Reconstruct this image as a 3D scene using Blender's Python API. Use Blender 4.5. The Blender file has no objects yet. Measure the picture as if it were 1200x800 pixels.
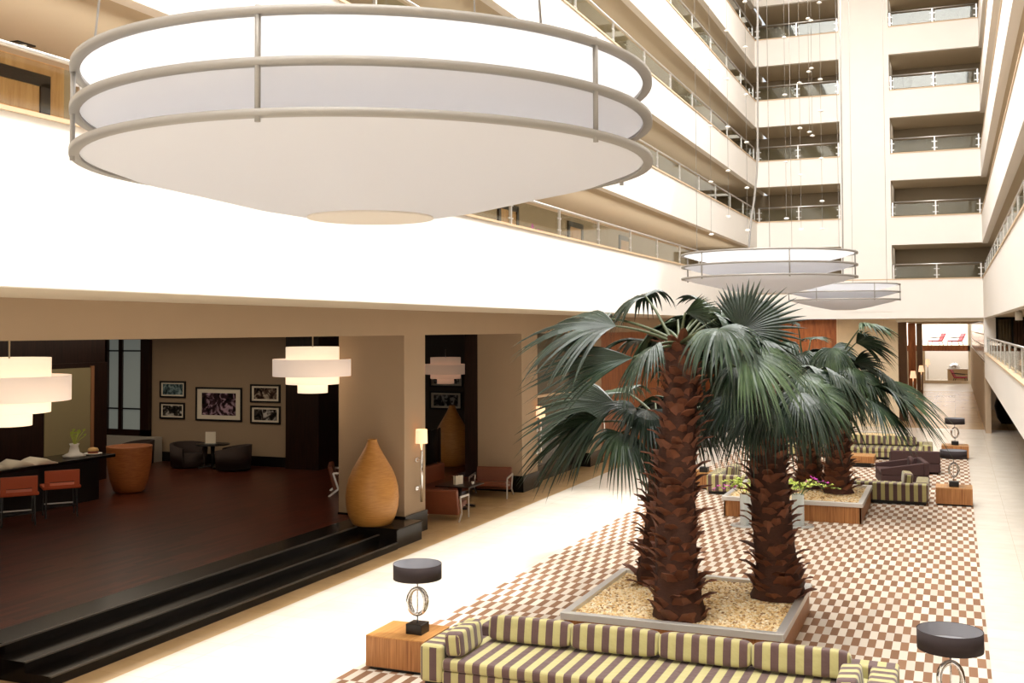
import bpy, bmesh, math, random
from mathutils import Vector, Matrix, Euler
C = bpy.context.scene.collection
PI = math.pi
R = math.radians
rnd = random.Random(7)

# ------------------------------------------------------------------ camera
F, YAW, PITCH, ROLL, SY = 1266.23, .3878, .034, -.0043, -57.14
EYE = Vector((0, 0, 5.0))
FW = Vector((-math.sin(YAW)*math.cos(PITCH), math.cos(YAW)*math.cos(PITCH), math.sin(PITCH)))
RT0 = Vector((math.cos(YAW), math.sin(YAW), 0)); UP0 = RT0.cross(FW)
RT = math.cos(ROLL)*RT0 + math.sin(ROLL)*UP0
UP = -math.sin(ROLL)*RT0 + math.cos(ROLL)*UP0
cam = bpy.data.cameras.new('camera'); camo = bpy.data.objects.new('camera', cam); C.objects.link(camo)
M = Matrix((RT, UP, -FW)).transposed().to_4x4(); M.translation = EYE
camo.matrix_world = M
cam.sensor_width = 36; cam.lens = F/1200*36; cam.shift_y = SY/1200
cam.clip_start = .05; cam.clip_end = 400
bpy.context.scene.camera = camo
def ray(x, y): return FW + RT*((x-600)/F) - UP*((y-(400+SY))/F)
def at_y(x, y, Y):                      # survey: the point seen at (x, y) on the plane at distance Y
    d = ray(x, y); return EYE + d*(Y/d.y)

# ------------------------------------------------------------------ mesh builder
class MB:
    def __init__(s): s.v=[]; s.f=[]; s.sm=[]
    def add(s, vs, fs, smooth=False):
        b=len(s.v); s.v += [tuple(v) for v in vs]; s.f += [tuple(i+b for i in f) for f in fs]; s.sm += [smooth]*len(fs); return s
    def box(s, x0,y0,z0,x1,y1,z1):
        x0,x1=min(x0,x1),max(x0,x1); y0,y1=min(y0,y1),max(y0,y1); z0,z1=min(z0,z1),max(z0,z1)
        return s.add([(x0,y0,z0),(x1,y0,z0),(x1,y1,z0),(x0,y1,z0),(x0,y0,z1),(x1,y0,z1),(x1,y1,z1),(x0,y1,z1)],
              [(0,3,2,1),(4,5,6,7),(0,1,5,4),(1,2,6,5),(2,3,7,6),(3,0,4,7)])
    def cbox(s, cx,cy,cz,w,d,h): return s.box(cx-w/2,cy-d/2,cz-h/2,cx+w/2,cy+d/2,cz+h/2)
    def lathe(s, prof, c=(0,0,0), n=32, capb=True, capt=True, smooth=True):
        vs=[]; fs=[]
        for (r,z) in prof:
            for i in range(n):
                a=2*PI*i/n; vs.append((c[0]+r*math.cos(a), c[1]+r*math.sin(a), c[2]+z))
        for k in range(len(prof)-1):
            for i in range(n):
                j=(i+1)%n; fs.append((k*n+i,k*n+j,(k+1)*n+j,(k+1)*n+i))
        s.add(vs,fs,smooth); b=len(s.v)-len(vs)
        if capb: s.f.append(tuple(b+i for i in reversed(range(n)))); s.sm.append(False)
        if capt: s.f.append(tuple(b+(len(prof)-1)*n+i for i in range(n))); s.sm.append(False)
        return s
    def tube(s, pts, r, n=8, cap=True, closed=False, rs=None):
        pts=[Vector(p) for p in pts]; m=len(pts); vs=[]; fs=[]
        pn=None
        for k,p in enumerate(pts):
            if closed: t=(pts[(k+1)%m]-pts[k-1])
            else: t=(pts[min(k+1,m-1)]-pts[max(k-1,0)])
            t.normalize()
            if pn is None:
                a=Vector((0,0,1)) if abs(t.z)<.9 else Vector((1,0,0)); u=t.cross(a).normalized()
            else:
                u=(pn-t*pn.dot(t)); u=u.normalized() if u.length>1e-6 else t.orthogonal().normalized()
            pn=u; w=t.cross(u); rr=rs[k] if rs else r
            for i in range(n):
                a=2*PI*i/n; vs.append(p+u*(rr*math.cos(a))+w*(rr*math.sin(a)))
        for k in range(m if closed else m-1):
            k2=(k+1)%m
            for i in range(n):
                j=(i+1)%n; fs.append((k*n+i,k*n+j,k2*n+j,k2*n+i))
        if cap and not closed:
            fs.append(tuple(reversed(range(n)))); fs.append(tuple((m-1)*n+i for i in range(n)))
        return s.add(vs,fs,True)
    def bar(s, a, b, w, h):               # rectangular bar between two points
        a=Vector(a); b=Vector(b); t=(b-a).normalized(); up=Vector((0,0,1)) if abs(t.z)<.95 else Vector((0,1,0))
        u=t.cross(up).normalized()*(w/2); q=u.cross(t).normalized()*(h/2)
        vs=[p+sx*u+sz*q for p in (a,b) for sx,sz in ((-1,-1),(1,-1),(1,1),(-1,1))]
        return s.add(vs,[(0,1,2,3),(7,6,5,4),(0,4,5,1),(1,5,6,2),(2,6,7,3),(3,7,4,0)])
    def ring(s, R_, w, h, c=(0,0,0), n=72):  # flat band ring, rectangular section
        return s.lathe([(R_-w/2,-h/2),(R_+w/2,-h/2),(R_+w/2,h/2),(R_-w/2,h/2),(R_-w/2,-h/2)],c,n,False,False,True)
    def puff(s, w,d,h, c=(0,0,0), e=.35, n=10, rot=None, sag=0.0):   # soft cushion: superellipsoid block
        def sp(v,e): return math.copysign(abs(v)**e, v)
        vs=[]; fs=[]; nu=n*4; nv=n*2
        for i in range(nv+1):
            t=-PI/2+PI*i/nv
            for j in range(nu):
                a=2*PI*j/nu
                p=Vector((w/2*sp(math.cos(t),e)*sp(math.cos(a),e), d/2*sp(math.cos(t),e)*sp(math.sin(a),e), h/2*sp(math.sin(t),e*1.5)))
                if sag: p.z -= sag*(1-(2*p.x/w)**2)*(1 if p.z>0 else 0)
                if rot: p=rot@p
                vs.append((p.x+c[0],p.y+c[1],p.z+c[2]))
        for i in range(nv):
            for j in range(nu):
                k=(j+1)%nu; fs.append((i*nu+j,i*nu+k,(i+1)*nu+k,(i+1)*nu+j))
        return s.add(vs,fs,True)
    def build(s, name, mat, parent=None, bevel=0, uv=None, seg=2):
        me=bpy.data.meshes.new(name); me.from_pydata(s.v,[],s.f)
        me.polygons.foreach_set('use_smooth', s.sm); me.materials.append(mat)
        if uv:
            ul=me.uv_layers.new(name='stripe')
            for p in me.polygons:
                for li in p.loop_indices:
                    ul.data[li].uv=uv(p.normal, me.vertices[me.loops[li].vertex_index].co)
        me.update()
        o=bpy.data.objects.new(name,me); C.objects.link(o)
        if parent is not None: o.parent=parent
        if bevel:
            b=o.modifiers.new('edge','BEVEL'); b.width=bevel; b.segments=seg; b.limit_method='ANGLE'; b.angle_limit=R(40)
        return o
def tag(o, label=None, cat=None, group=None, kind=None):
    if label: o['label']=label
    if cat: o['category']=cat
    if group: o['group']=group
    if kind: o['kind']=kind
    return o
def thing(name, label, cat, loc=(0,0,0), rz=0, group=None):
    o=bpy.data.objects.new(name,None); C.objects.link(o); o.location=loc; o.rotation_euler=(0,0,rz)
    o.empty_display_size=.1
    return tag(o,label,cat,group)
def solo(mb, name, mat, label, cat, loc=(0,0,0), rz=0, group=None, **k):
    o=mb.build(name,mat,None,**k); o.location=loc; o.rotation_euler=(0,0,rz); return tag(o,label,cat,group)
def struct(name, mb, mat, **k): return tag(mb.build(name,mat,**k),kind='structure')
def copy_tree(o, parent=None):
    c=o.copy(); C.objects.link(c)
    if parent is not None: c.parent=parent
    for ch in o.children: copy_tree(ch,c)
    return c
def again(o, loc, rz=0, label=None):
    c=copy_tree(o); c.location=loc; c.rotation_euler=(0,0,rz)
    if label: c['label']=label
    return c

# ------------------------------------------------------------------ materials
def srgb(r,g,b):
    f=lambda c:(c/255/12.92) if c<=10 else ((c/255+.055)/1.055)**2.4
    return (f(r),f(g),f(b),1)
class NT:
    def __init__(s,name):
        s.m=bpy.data.materials.new(name); s.m.use_nodes=True; s.t=s.m.node_tree; s.n=s.t.nodes
        s.p=s.n['Principled BSDF']; s.out=s.n['Material Output']
    def new(s,t,**k):
        n=s.n.new(t)
        for a,b in k.items(): setattr(n,a,b)
        return n
    def ln(s,a,b): s.t.links.new(a,b)
def mat(name, col, rough=.6, metal=0, spec=.5, noise=0, nscale=6, stretch=(1,1,1), bump=0, bscale=40, trans=0, emit=None, estr=0, coat=0):
    k=NT(name); p=k.p
    p.inputs['Base Color'].default_value=col; p.inputs['Roughness'].default_value=rough; p.inputs['Metallic'].default_value=metal
    p.inputs['Specular IOR Level'].default_value=spec; p.inputs['Coat Weight'].default_value=coat
    if noise or bump:
        tc=k.new('ShaderNodeTexCoord'); mp=k.new('ShaderNodeMapping'); mp.inputs['Scale'].default_value=stretch
        k.ln(tc.outputs['Object'],mp.inputs['Vector'])
    if noise:
        nz=k.new('ShaderNodeTexNoise'); nz.inputs['Scale'].default_value=nscale; nz.inputs['Detail'].default_value=5; k.ln(mp.outputs[0],nz.inputs['Vector'])
        mx=k.new('ShaderNodeMix',data_type='RGBA'); mx.inputs[6].default_value=[c*(1-noise) for c in col[:3]]+[1]; mx.inputs[7].default_value=[min(1,c*(1+noise)) for c in col[:3]]+[1]
        k.ln(nz.outputs['Fac'],mx.inputs[0]); k.ln(mx.outputs[2],p.inputs['Base Color'])
    if bump:
        nb=k.new('ShaderNodeTexNoise'); nb.inputs['Scale'].default_value=bscale; nb.inputs['Detail'].default_value=4; k.ln(mp.outputs[0],nb.inputs['Vector'])
        bp=k.new('ShaderNodeBump'); bp.inputs['Strength'].default_value=bump; bp.inputs['Distance'].default_value=.02; k.ln(nb.outputs['Fac'],bp.inputs['Height']); k.ln(bp.outputs[0],p.inputs['Normal'])
    if emit: p.inputs['Emission Color'].default_value=emit; p.inputs['Emission Strength'].default_value=estr
    return k.m
def wood(name, c1, c2, axis='z', scale=14, rough=.4, spec=.4):
    k=NT(name); tc=k.new('ShaderNodeTexCoord'); mp=k.new('ShaderNodeMapping')
    st={'z':(scale,scale,.5),'y':(scale,.5,scale),'x':(.5,scale,scale)}[axis]; mp.inputs['Scale'].default_value=st
    k.ln(tc.outputs['Object'],mp.inputs['Vector'])
    nz=k.new('ShaderNodeTexNoise'); nz.inputs['Scale'].default_value=2.2; nz.inputs['Detail'].default_value=6; nz.inputs['Roughness'].default_value=.65; k.ln(mp.outputs[0],nz.inputs['Vector'])
    cr=k.new('ShaderNodeValToRGB'); cr.color_ramp.elements[0].position=.32; cr.color_ramp.elements[1].position=.68
    cr.color_ramp.elements[0].color=c1; cr.color_ramp.elements[1].color=c2; k.ln(nz.outputs['Fac'],cr.inputs[0]); k.ln(cr.outputs[0],k.p.inputs['Base Color'])
    k.p.inputs['Roughness'].default_value=rough; k.p.inputs['Specular IOR Level'].default_value=spec
    return k.m
def pane_mat(name, tint=(.8,.85,.82,1), refl=.12, alpha=.85):
    k=NT(name); k.n.remove(k.p)
    tr=k.new('ShaderNodeBsdfTransparent'); tr.inputs[0].default_value=tint
    gl=k.new('ShaderNodeBsdfGlossy'); gl.inputs['Roughness'].default_value=.03
    lw=k.new('ShaderNodeLayerWeight'); lw.inputs[0].default_value=.5; pw=k.new('ShaderNodeMath',operation='POWER'); pw.inputs[1].default_value=4; k.ln(lw.outputs['Facing'],pw.inputs[0])
    ma=k.new('ShaderNodeMath',operation='MULTIPLY_ADD'); ma.inputs[1].default_value=.5; ma.inputs[2].default_value=refl; k.ln(pw.outputs[0],ma.inputs[0]); ma.use_clamp=True
    mx=k.new('ShaderNodeMixShader'); k.ln(ma.outputs[0],mx.inputs[0]); k.ln(tr.outputs[0],mx.inputs[1]); k.ln(gl.outputs[0],mx.inputs[2]); k.ln(mx.outputs[0],k.out.inputs[0])
    return k.m
def cloth_mat(name, col, trans=.35):
    k=NT(name); k.n.remove(k.p)
    d=k.new('ShaderNodeBsdfDiffuse'); d.inputs[0].default_value=col
    t=k.new('ShaderNodeBsdfTranslucent'); t.inputs[0].default_value=col
    mx=k.new('ShaderNodeMixShader'); mx.inputs[0].default_value=trans; k.ln(d.outputs[0],mx.inputs[1]); k.ln(t.outputs[0],mx.inputs[2]); k.ln(mx.outputs[0],k.out.inputs[0])
    return k.m
def glow_mat(name, col, strength):
    k=NT(name); k.p.inputs['Base Color'].default_value=col; k.p.inputs['Roughness'].default_value=.8
    k.p.inputs['Emission Color'].default_value=col; k.p.inputs['Emission Strength'].default_value=strength
    return k.m
def tile_mat(name, c1, c2, mortar, sx, sy, rough=.3, noise=.08):
    k=NT(name); tc=k.new('ShaderNodeTexCoord'); br=k.new('ShaderNodeTexBrick'); br.offset=0
    br.inputs['Scale'].default_value=1; br.inputs['Brick Width'].default_value=sx; br.inputs['Row Height'].default_value=sy; br.inputs['Mortar Size'].default_value=.004
    br.inputs['Color1'].default_value=c1; br.inputs['Color2'].default_value=c2; br.inputs['Mortar'].default_value=mortar
    k.ln(tc.outputs['Object'],br.inputs['Vector'])
    nz=k.new('ShaderNodeTexNoise'); nz.inputs['Scale'].default_value=2.5; nz.inputs['Detail'].default_value=6; k.ln(tc.outputs['Object'],nz.inputs['Vector'])
    mx=k.new('ShaderNodeMix',data_type='RGBA',blend_type='MULTIPLY'); mx.inputs[0].default_value=1
    cr=k.new('ShaderNodeValToRGB'); cr.color_ramp.elements[0].color=(1-2*noise,)*3+(1,); cr.color_ramp.elements[0].position=.3; cr.color_ramp.elements[1].position=.7
    k.ln(nz.outputs['Fac'],cr.inputs[0]); k.ln(br.outputs['Color'],mx.inputs[6]); k.ln(cr.outputs[0],mx.inputs[7]); k.ln(mx.outputs[2],k.p.inputs['Base Color'])
    k.p.inputs['Roughness'].default_value=rough
    return k.m
def stripe_mat(name, ca, cb, period):
    k=NT(name); u=k.new('ShaderNodeUVMap'); u.uv_map='stripe'; sx=k.new('ShaderNodeSeparateXYZ'); k.ln(u.outputs[0],sx.inputs[0])
    d=k.new('ShaderNodeMath',operation='DIVIDE'); d.inputs[1].default_value=period; k.ln(sx.outputs[0],d.inputs[0])
    fr=k.new('ShaderNodeMath',operation='FRACT'); k.ln(d.outputs[0],fr.inputs[0])
    gt=k.new('ShaderNodeMath',operation='GREATER_THAN'); gt.inputs[1].default_value=.5; k.ln(fr.outputs[0],gt.inputs[0])
    mx=k.new('ShaderNodeMix',data_type='RGBA'); mx.inputs[6].default_value=ca; mx.inputs[7].default_value=cb; k.ln(gt.outputs[0],mx.inputs[0])
    k.ln(mx.outputs[2],k.p.inputs['Base Color']); k.p.inputs['Roughness'].default_value=.75
    k.p.inputs['Sheen Weight'].default_value=.25
    tc=k.new('ShaderNodeTexCoord'); nb=k.new('ShaderNodeTexNoise'); nb.inputs['Scale'].default_value=9; k.ln(tc.outputs['Object'],nb.inputs['Vector'])
    bp=k.new('ShaderNodeBump'); bp.inputs['Strength'].default_value=.35; bp.inputs['Distance'].default_value=.03; k.ln(nb.outputs['Fac'],bp.inputs['Height']); k.ln(bp.outputs[0],k.p.inputs['Normal'])
    return k.m
def checker_mat(name):
    k=NT(name); tc=k.new('ShaderNodeTexCoord'); mp=k.new('ShaderNodeMapping'); mp.inputs['Scale'].default_value=(1/.122,1/.485,0); mp.inputs['Location'].default_value=(.02,.1,.5)
    k.ln(tc.outputs['Object'],mp.inputs['Vector'])
    ch=k.new('ShaderNodeTexChecker'); ch.inputs['Scale'].default_value=1; ch.inputs['Color1'].default_value=srgb(206,194,178); ch.inputs['Color2'].default_value=srgb(138,104,80); k.ln(mp.outputs[0],ch.inputs['Vector'])
    fl=k.new('ShaderNodeVectorMath',operation='FLOOR'); k.ln(mp.outputs[0],fl.inputs[0]); wn=k.new('ShaderNodeTexWhiteNoise'); k.ln(fl.outputs[0],wn.inputs['Vector'])
    mr=k.new('ShaderNodeMapRange'); mr.inputs['To Min'].default_value=.8; mr.inputs['To Max'].default_value=1.08; k.ln(wn.outputs['Value'],mr.inputs[0])
    mx=k.new('ShaderNodeVectorMath',operation='SCALE'); k.ln(ch.outputs['Color'],mx.inputs[0]); k.ln(mr.outputs[0],mx.inputs['Scale']); k.ln(mx.outputs[0],k.p.inputs['Base Color'])
    k.p.inputs['Roughness'].default_value=.9; k.p.inputs['Specular IOR Level'].default_value=.1
    return k.m
def picture_mat(name, c1, c2, c3, scale, seed):
    k=NT(name); tc=k.new('ShaderNodeTexCoord'); mp=k.new('ShaderNodeMapping'); mp.inputs['Location'].default_value=(seed,seed*.7,seed*1.3); k.ln(tc.outputs['Object'],mp.inputs['Vector'])
    nz=k.new('ShaderNodeTexNoise'); nz.inputs['Scale'].default_value=scale; nz.inputs['Detail'].default_value=7; nz.inputs['Distortion'].default_value=1.2; k.ln(mp.outputs[0],nz.inputs['Vector'])
    cr=k.new('ShaderNodeValToRGB'); e=cr.color_ramp.elements; e[0].position=.38; e[0].color=c1; e[1].position=.66; e[1].color=c3; n=e.new(.52); n.color=c2
    k.ln(nz.outputs['Fac'],cr.inputs[0]); k.ln(cr.outputs[0],k.p.inputs['Base Color']); k.p.inputs['Roughness'].default_value=.25
    return k.m

CREAM=mat('cream_plaster',srgb(232,227,220),.8,noise=.02,nscale=1.5,spec=.2)
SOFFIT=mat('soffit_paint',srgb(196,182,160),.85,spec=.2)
TAN=mat('tan_plaster',srgb(168,146,121),.8,noise=.03,nscale=2,spec=.25)
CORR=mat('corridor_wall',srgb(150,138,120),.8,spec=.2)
CAP=mat('stone_coping',srgb(205,178,145),.5)
STEEL=mat('brushed_steel',srgb(205,203,200),.34,.85)
CHROME=mat('chrome',srgb(225,225,225),.08,1)
RINGM=mat('ring_metal',srgb(156,152,146),.5,.3)
GRANITE=mat('black_granite',srgb(22,18,16),.2,noise=.3,nscale=60,spec=.22)
GRANEDGE=mat('granite_nosing',srgb(70,62,54),.3)
FLOORM=tile_mat('marble_floor',srgb(228,220,206),srgb(222,213,198),srgb(198,186,166),1.2,.6,.22,.04)
FLOORSHADED=tile_mat('shaded_marble',srgb(196,164,120),srgb(186,154,110),srgb(168,138,100),1.2,.6,.22,.06)  # floor marble with shade put into its colour
RUG=checker_mat('checker_rug')
DWOOD=wood('dark_wood',srgb(22,11,8),srgb(48,26,19),'z',6,.35)
DARK=mat('dark_panel',srgb(18,15,13),.5)
TABLEW=wood('zebrano',srgb(124,74,38),srgb(186,130,76),'z',22,.4)
TABLETOP=wood('zebrano_top',srgb(168,114,60),srgb(198,144,84),'y',16,.35)
PANELW=wood('warm_panel',srgb(120,66,34),srgb(170,104,58),'z',3,.45)
LIGHTW=wood('door_wood',srgb(168,118,66),srgb(204,156,100),'z',5,.45)
STRIPE=stripe_mat('stripe_fabric',srgb(180,172,116),srgb(90,65,62),.22)
BROWNF=mat('brown_fabric',srgb(62,38,35),.85,noise=.1,nscale=40)
LEATHER=mat('cognac_leather',srgb(112,58,34),.42,noise=.12,nscale=9)
GREYF=mat('tub_fabric',srgb(58,46,42),.85)
ORANGE=mat('orange_leather',srgb(196,84,36),.5,emit=None)
BLACK=mat('black_lacquer',srgb(14,13,13),.35)
SHADE=mat('dark_shade',srgb(46,36,36),.9)
SHADEIN=mat('shade_lining',srgb(150,150,155),.8)
RIMM=mat('rim_steel',srgb(212,210,206),.35,.55)
PEB=mat('pebble',srgb(226,200,150),.6,noise=.35,nscale=22)
SOIL=mat('pebble_bed',srgb(196,168,118),.9,noise=.3,nscale=60)
PANE=pane_mat('railing_glass',(.82,.85,.8,1),.05)
SMOKED=pane_mat('smoked_glass',(.25,.22,.2,1),.08)
CLEAR=mat('clear_glass',srgb(232,238,236),.12)
CLEAR.node_tree.nodes['Principled BSDF'].inputs['Alpha'].default_value=.38
DISH=cloth_mat('white_canvas',srgb(222,222,225),.38)
WIRE=mat('wire',srgb(150,146,140),.5)
WHITE=mat('white_ceramic',srgb(238,234,226),.4)
PAPER=mat('paper',srgb(236,226,206),.8)
PINK=mat('orchid_petal',srgb(196,60,170),.6)
LIME=mat('green_orchid',srgb(190,206,96),.6)
STEM=mat('stem_green',srgb(70,104,48),.6)
RED=mat('red_leather',srgb(168,42,58),.5)
STONE=tile_mat('stone_cladding',srgb(226,206,174),srgb(214,192,158),srgb(180,158,126),1.1,.28,.6,.06)
BRICKY=tile_mat('brown_cladding',srgb(150,112,80),srgb(128,92,64),srgb(105,76,54),.7,.1,.6,.1)
GLOWW=glow_mat('lamp_glow',(1,.84,.62,1),.74)
GLOWM=glow_mat('lamp_glow_soft',(1,.82,.68,1),.45)
GLOWD=glow_mat('reflected_lamp_glow',(1,.66,.46,1),.16)  # weak glow for the pendant that stands in for a reflection
SCON=glow_mat('sconce_glow',(1,.68,.42,1),.9)
TANPOT=None
def weave(name,c1,c2):
    k=NT(name); tc=k.new('ShaderNodeTexCoord'); mp=k.new('ShaderNodeMapping'); mp.inputs['Scale'].default_value=(3,3,26); k.ln(tc.outputs['Object'],mp.inputs['Vector'])
    nz=k.new('ShaderNodeTexNoise'); nz.inputs['Scale'].default_value=1.6; nz.inputs['Detail'].default_value=5; k.ln(mp.outputs[0],nz.inputs['Vector'])
    cr=k.new('ShaderNodeValToRGB'); cr.color_ramp.elements[0].color=c1; cr.color_ramp.elements[1].color=c2; cr.color_ramp.elements[0].position=.35; cr.color_ramp.elements[1].position=.65
    k.ln(nz.outputs['Fac'],cr.inputs[0]); k.ln(cr.outputs[0],k.p.inputs['Base Color']); k.p.inputs['Roughness'].default_value=.45
    bp=k.new('ShaderNodeBump'); bp.inputs['Strength'].default_value=.1; bp.inputs['Distance'].default_value=.01; k.ln(nz.outputs['Fac'],bp.inputs['Height']); k.ln(bp.outputs[0],k.p.inputs['Normal'])
    return k.m
BAMBOO=weave('coiled_bamboo',srgb(176,120,56),srgb(192,138,70))
POTM=weave('orange_rattan',srgb(158,92,46),srgb(180,110,58))
def leaf_mat():
    k=NT('palm_leaf'); oi=k.new('ShaderNodeObjectInfo'); tc=k.new('ShaderNodeTexCoord')
    nz=k.new('ShaderNodeTexNoise'); nz.inputs['Scale'].default_value=2.5; nz.inputs['Detail'].default_value=3; k.ln(tc.outputs['Object'],nz.inputs['Vector'])
    ad=k.new('ShaderNodeMath',operation='MULTIPLY_ADD'); ad.inputs[1].default_value=.55; k.ln(oi.outputs['Random'],ad.inputs[0]); sb=k.new('ShaderNodeMath',operation='SUBTRACT'); sb.inputs[1].default_value=.25; k.ln(nz.outputs['Fac'],sb.inputs[0]); k.ln(sb.outputs[0],ad.inputs[2])
    cr=k.new('ShaderNodeValToRGB'); e=cr.color_ramp.elements; e[0].position=.1; e[0].color=srgb(22,34,22); e[1].position=1.0; e[1].color=srgb(76,96,62); n=e.new(.6); n.color=srgb(34,52,34)
    k.ln(ad.outputs[0],cr.inputs[0]); k.ln(cr.outputs[0],k.p.inputs['Base Color']); k.p.inputs['Roughness'].default_value=.42; k.p.inputs['Specular IOR Level'].default_value=.45
    return k.m
LEAF=leaf_mat()
PETIOLE=mat('petiole',srgb(70,78,50),.5)
BARK=mat('palm_bark',srgb(70,40,26),.9,noise=.5,nscale=10,stretch=(1,1,3),bump=.6,bscale=18)
BOOT=mat('leaf_base',srgb(112,66,44),.7,noise=.7,nscale=5)
def plank_mat():
    k=NT('lounge_planks'); tc=k.new('ShaderNodeTexCoord'); sp=k.new('ShaderNodeSeparateXYZ'); k.ln(tc.outputs['Object'],sp.inputs[0])
    cb=k.new('ShaderNodeCombineXYZ'); k.ln(sp.outputs[1],cb.inputs[0]); k.ln(sp.outputs[0],cb.inputs[1])
    br=k.new('ShaderNodeTexBrick'); br.inputs['Scale'].default_value=1; br.inputs['Brick Width'].default_value=1.3; br.inputs['Row Height'].default_value=.13; br.inputs['Mortar Size'].default_value=.002
    br.inputs['Color1'].default_value=srgb(64,29,20); br.inputs['Color2'].default_value=srgb(98,48,34); br.inputs['Mortar'].default_value=srgb(30,14,10); k.ln(cb.outputs[0],br.inputs['Vector'])
    k.ln(br.outputs['Color'],k.p.inputs['Base Color']); k.p.inputs['Roughness'].default_value=.3; k.p.inputs['Specular IOR Level'].default_value=.16
    return k.m
PLANK=plank_mat()

# ------------------------------------------------------------------ building levels
XL, XR, YE = -9.25, 1.32, 55.9            # left balcony face, right balcony face, end wall face
XP = -12.35                                # pier / corridor plane on the left
BOT=[5.48,9.05,12.22,15.32,18.45,21.57]
TOP=[7.34,10.40,13.52,16.65,19.80,22.92]
RAIL=.70
ROOF=24.0
Y0=-3.0
SKY1=46.5
# ---- floors
struct('floor',MB().box(-11.3,Y0-1,-.2,7,YE+2,0),FLOORM)
struct('floor_hall',MB().box(-11.3,YE+2,-.2,7,92,0),FLOORSHADED)  # darker tiles carry the hall's shade in their colour
struct('floor_hall_end',MB().box(-11.3,92,-.2,7,150,0),FLOORM)
struct('floor_shaded_strip',MB().box(XP-2.0,Y0-1,-.2,-11.3,YE+2,0),FLOORSHADED)  # shade under the overhang painted in as a tan strip
rugo=MB().box(-8.28,10.5,.0,.42,46.2,.014); tag(rugo.build('checkered_rug',RUG),'long brown and cream checkered rug down the middle of the lobby','rug')
struct('floor_lounge',MB().box(-36,2,.2,-13.57,30.6,.45).box(-36,30.6,.2,-14.6,46,.45),PLANK)
struct('trim_1',MB().box(-13.57,11.95,0,-12.9,24.3,.45),GRANITE)
YS0,YS1=11.75,22.0
st=MB().box(-12.9,YS0,0,-12.31,YS1,.3).box(-12.31,YS0,0,-11.83,YS1,.15)
struct('trim_2',st,GRANITE)
struct('trim_3',MB().box(-12.93,YS0,.43,-12.885,YS1,.456).box(-12.34,YS0,.285,-12.295,YS1,.306).box(-11.865,YS0,.135,-11.815,YS1,.156),GRANEDGE)
struct('trim_4',MB().box(-12.9,YS1,0,-11.85,23.25,.43).box(-12.9,YS1,.43,-11.82,23.27,.455),GRANITE,bevel=.012)
# left plinth beyond the near end of the steps
struct('trim_5',MB().box(-13.57,2,0,-12.9,YS0,.45),GRANITE)

# ---- left balconies
def parapet(name,x0,y0,x1,y1,b,t):
    struct(name,MB().box(x0,y0,b,x1,y1,t),CREAM)
for i,(b,t) in enumerate(zip(BOT,TOP)):
    parapet('wall_left_balcony',XL-.25,Y0,XL,YE+.25,b,t)
    struct('trim_coping_left',MB().box(XL-.28,Y0,t,XL+.03,YE+.28,t+.05),CAP)
    struct('ceiling_left_balcony',MB().box(XP-.2,Y0,b+.001,XL-.25,YE+4,b+.3),SOFFIT)
    wl=MB()
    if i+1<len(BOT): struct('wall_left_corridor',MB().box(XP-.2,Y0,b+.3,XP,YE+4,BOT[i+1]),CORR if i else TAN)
# ---- right balconies
for i,(b,t) in enumerate(zip(BOT,TOP)):
    parapet('wall_right_balcony',XR,2.0,XR+.25,YE+.25,b-.04,t)
    struct('trim_coping_right',MB().box(XR-.03,2.0,t,XR+.28,YE+.28,t+.05),CAP)
    struct('ceiling_right_balcony',MB().box(XR+.25,2.0,b,XR+4.2,YE+4,b+.3),SOFFIT)
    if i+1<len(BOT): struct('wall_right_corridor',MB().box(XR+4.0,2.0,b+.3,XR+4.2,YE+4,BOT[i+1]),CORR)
# ---- end wall: one full band at the bottom, then two bays of balconies with a wide column between
parapet('wall_end_band',XL,YE,XR,YE+.25,BOT[0]-.02,TOP[0])
struct('trim_end_band_coping',MB().box(XL,YE-.03,TOP[0],XR,YE+.28,TOP[0]+.05),CAP)
for i in range(1,6):
    for (xa,xb) in ((XL,-5.12),(-2.75,XR)):
        parapet('wall_end_balcony',xa,YE,xb,YE+.25,BOT[i],TOP[i])
        struct('trim_end_coping',MB().box(xa,YE-.03,TOP[i],xb,YE+.28,TOP[i]+.05),CAP)
struct('wall_end_column',MB().box(-5.12,YE-.02,BOT[0]+.3,-2.75,YE+3.6,ROOF),CREAM)
for i,b in enumerate(BOT):
    struct('ceiling_end_balcony',MB().box(XL,YE+.25,b+.001,XR+.25,YE+3.8,b+.3),SOFFIT)
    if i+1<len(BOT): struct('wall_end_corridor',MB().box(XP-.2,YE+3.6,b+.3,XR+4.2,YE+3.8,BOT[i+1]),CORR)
# ---- roof with the long skylight, and an unseen bounce wall added behind the viewpoint
struct('ceiling_roof',MB().box(XP-2,Y0-2,ROOF,XL-.3,YE+6,ROOF+.3).box(XR+.3,Y0-2,ROOF,XR+6,YE+6,ROOF+.3).box(XL-.3,SKY1,ROOF,XR+.3,YE+6,ROOF+.3),CREAM)
struct('wall_bounce',MB().box(XP-2,Y0-1.2,0,7,Y0-1,ROOF),CREAM)
struct('wall_right_outer',MB().box(XR+4.2,Y0-1,0,XR+4.4,YE+6,ROOF),CREAM)
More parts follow.
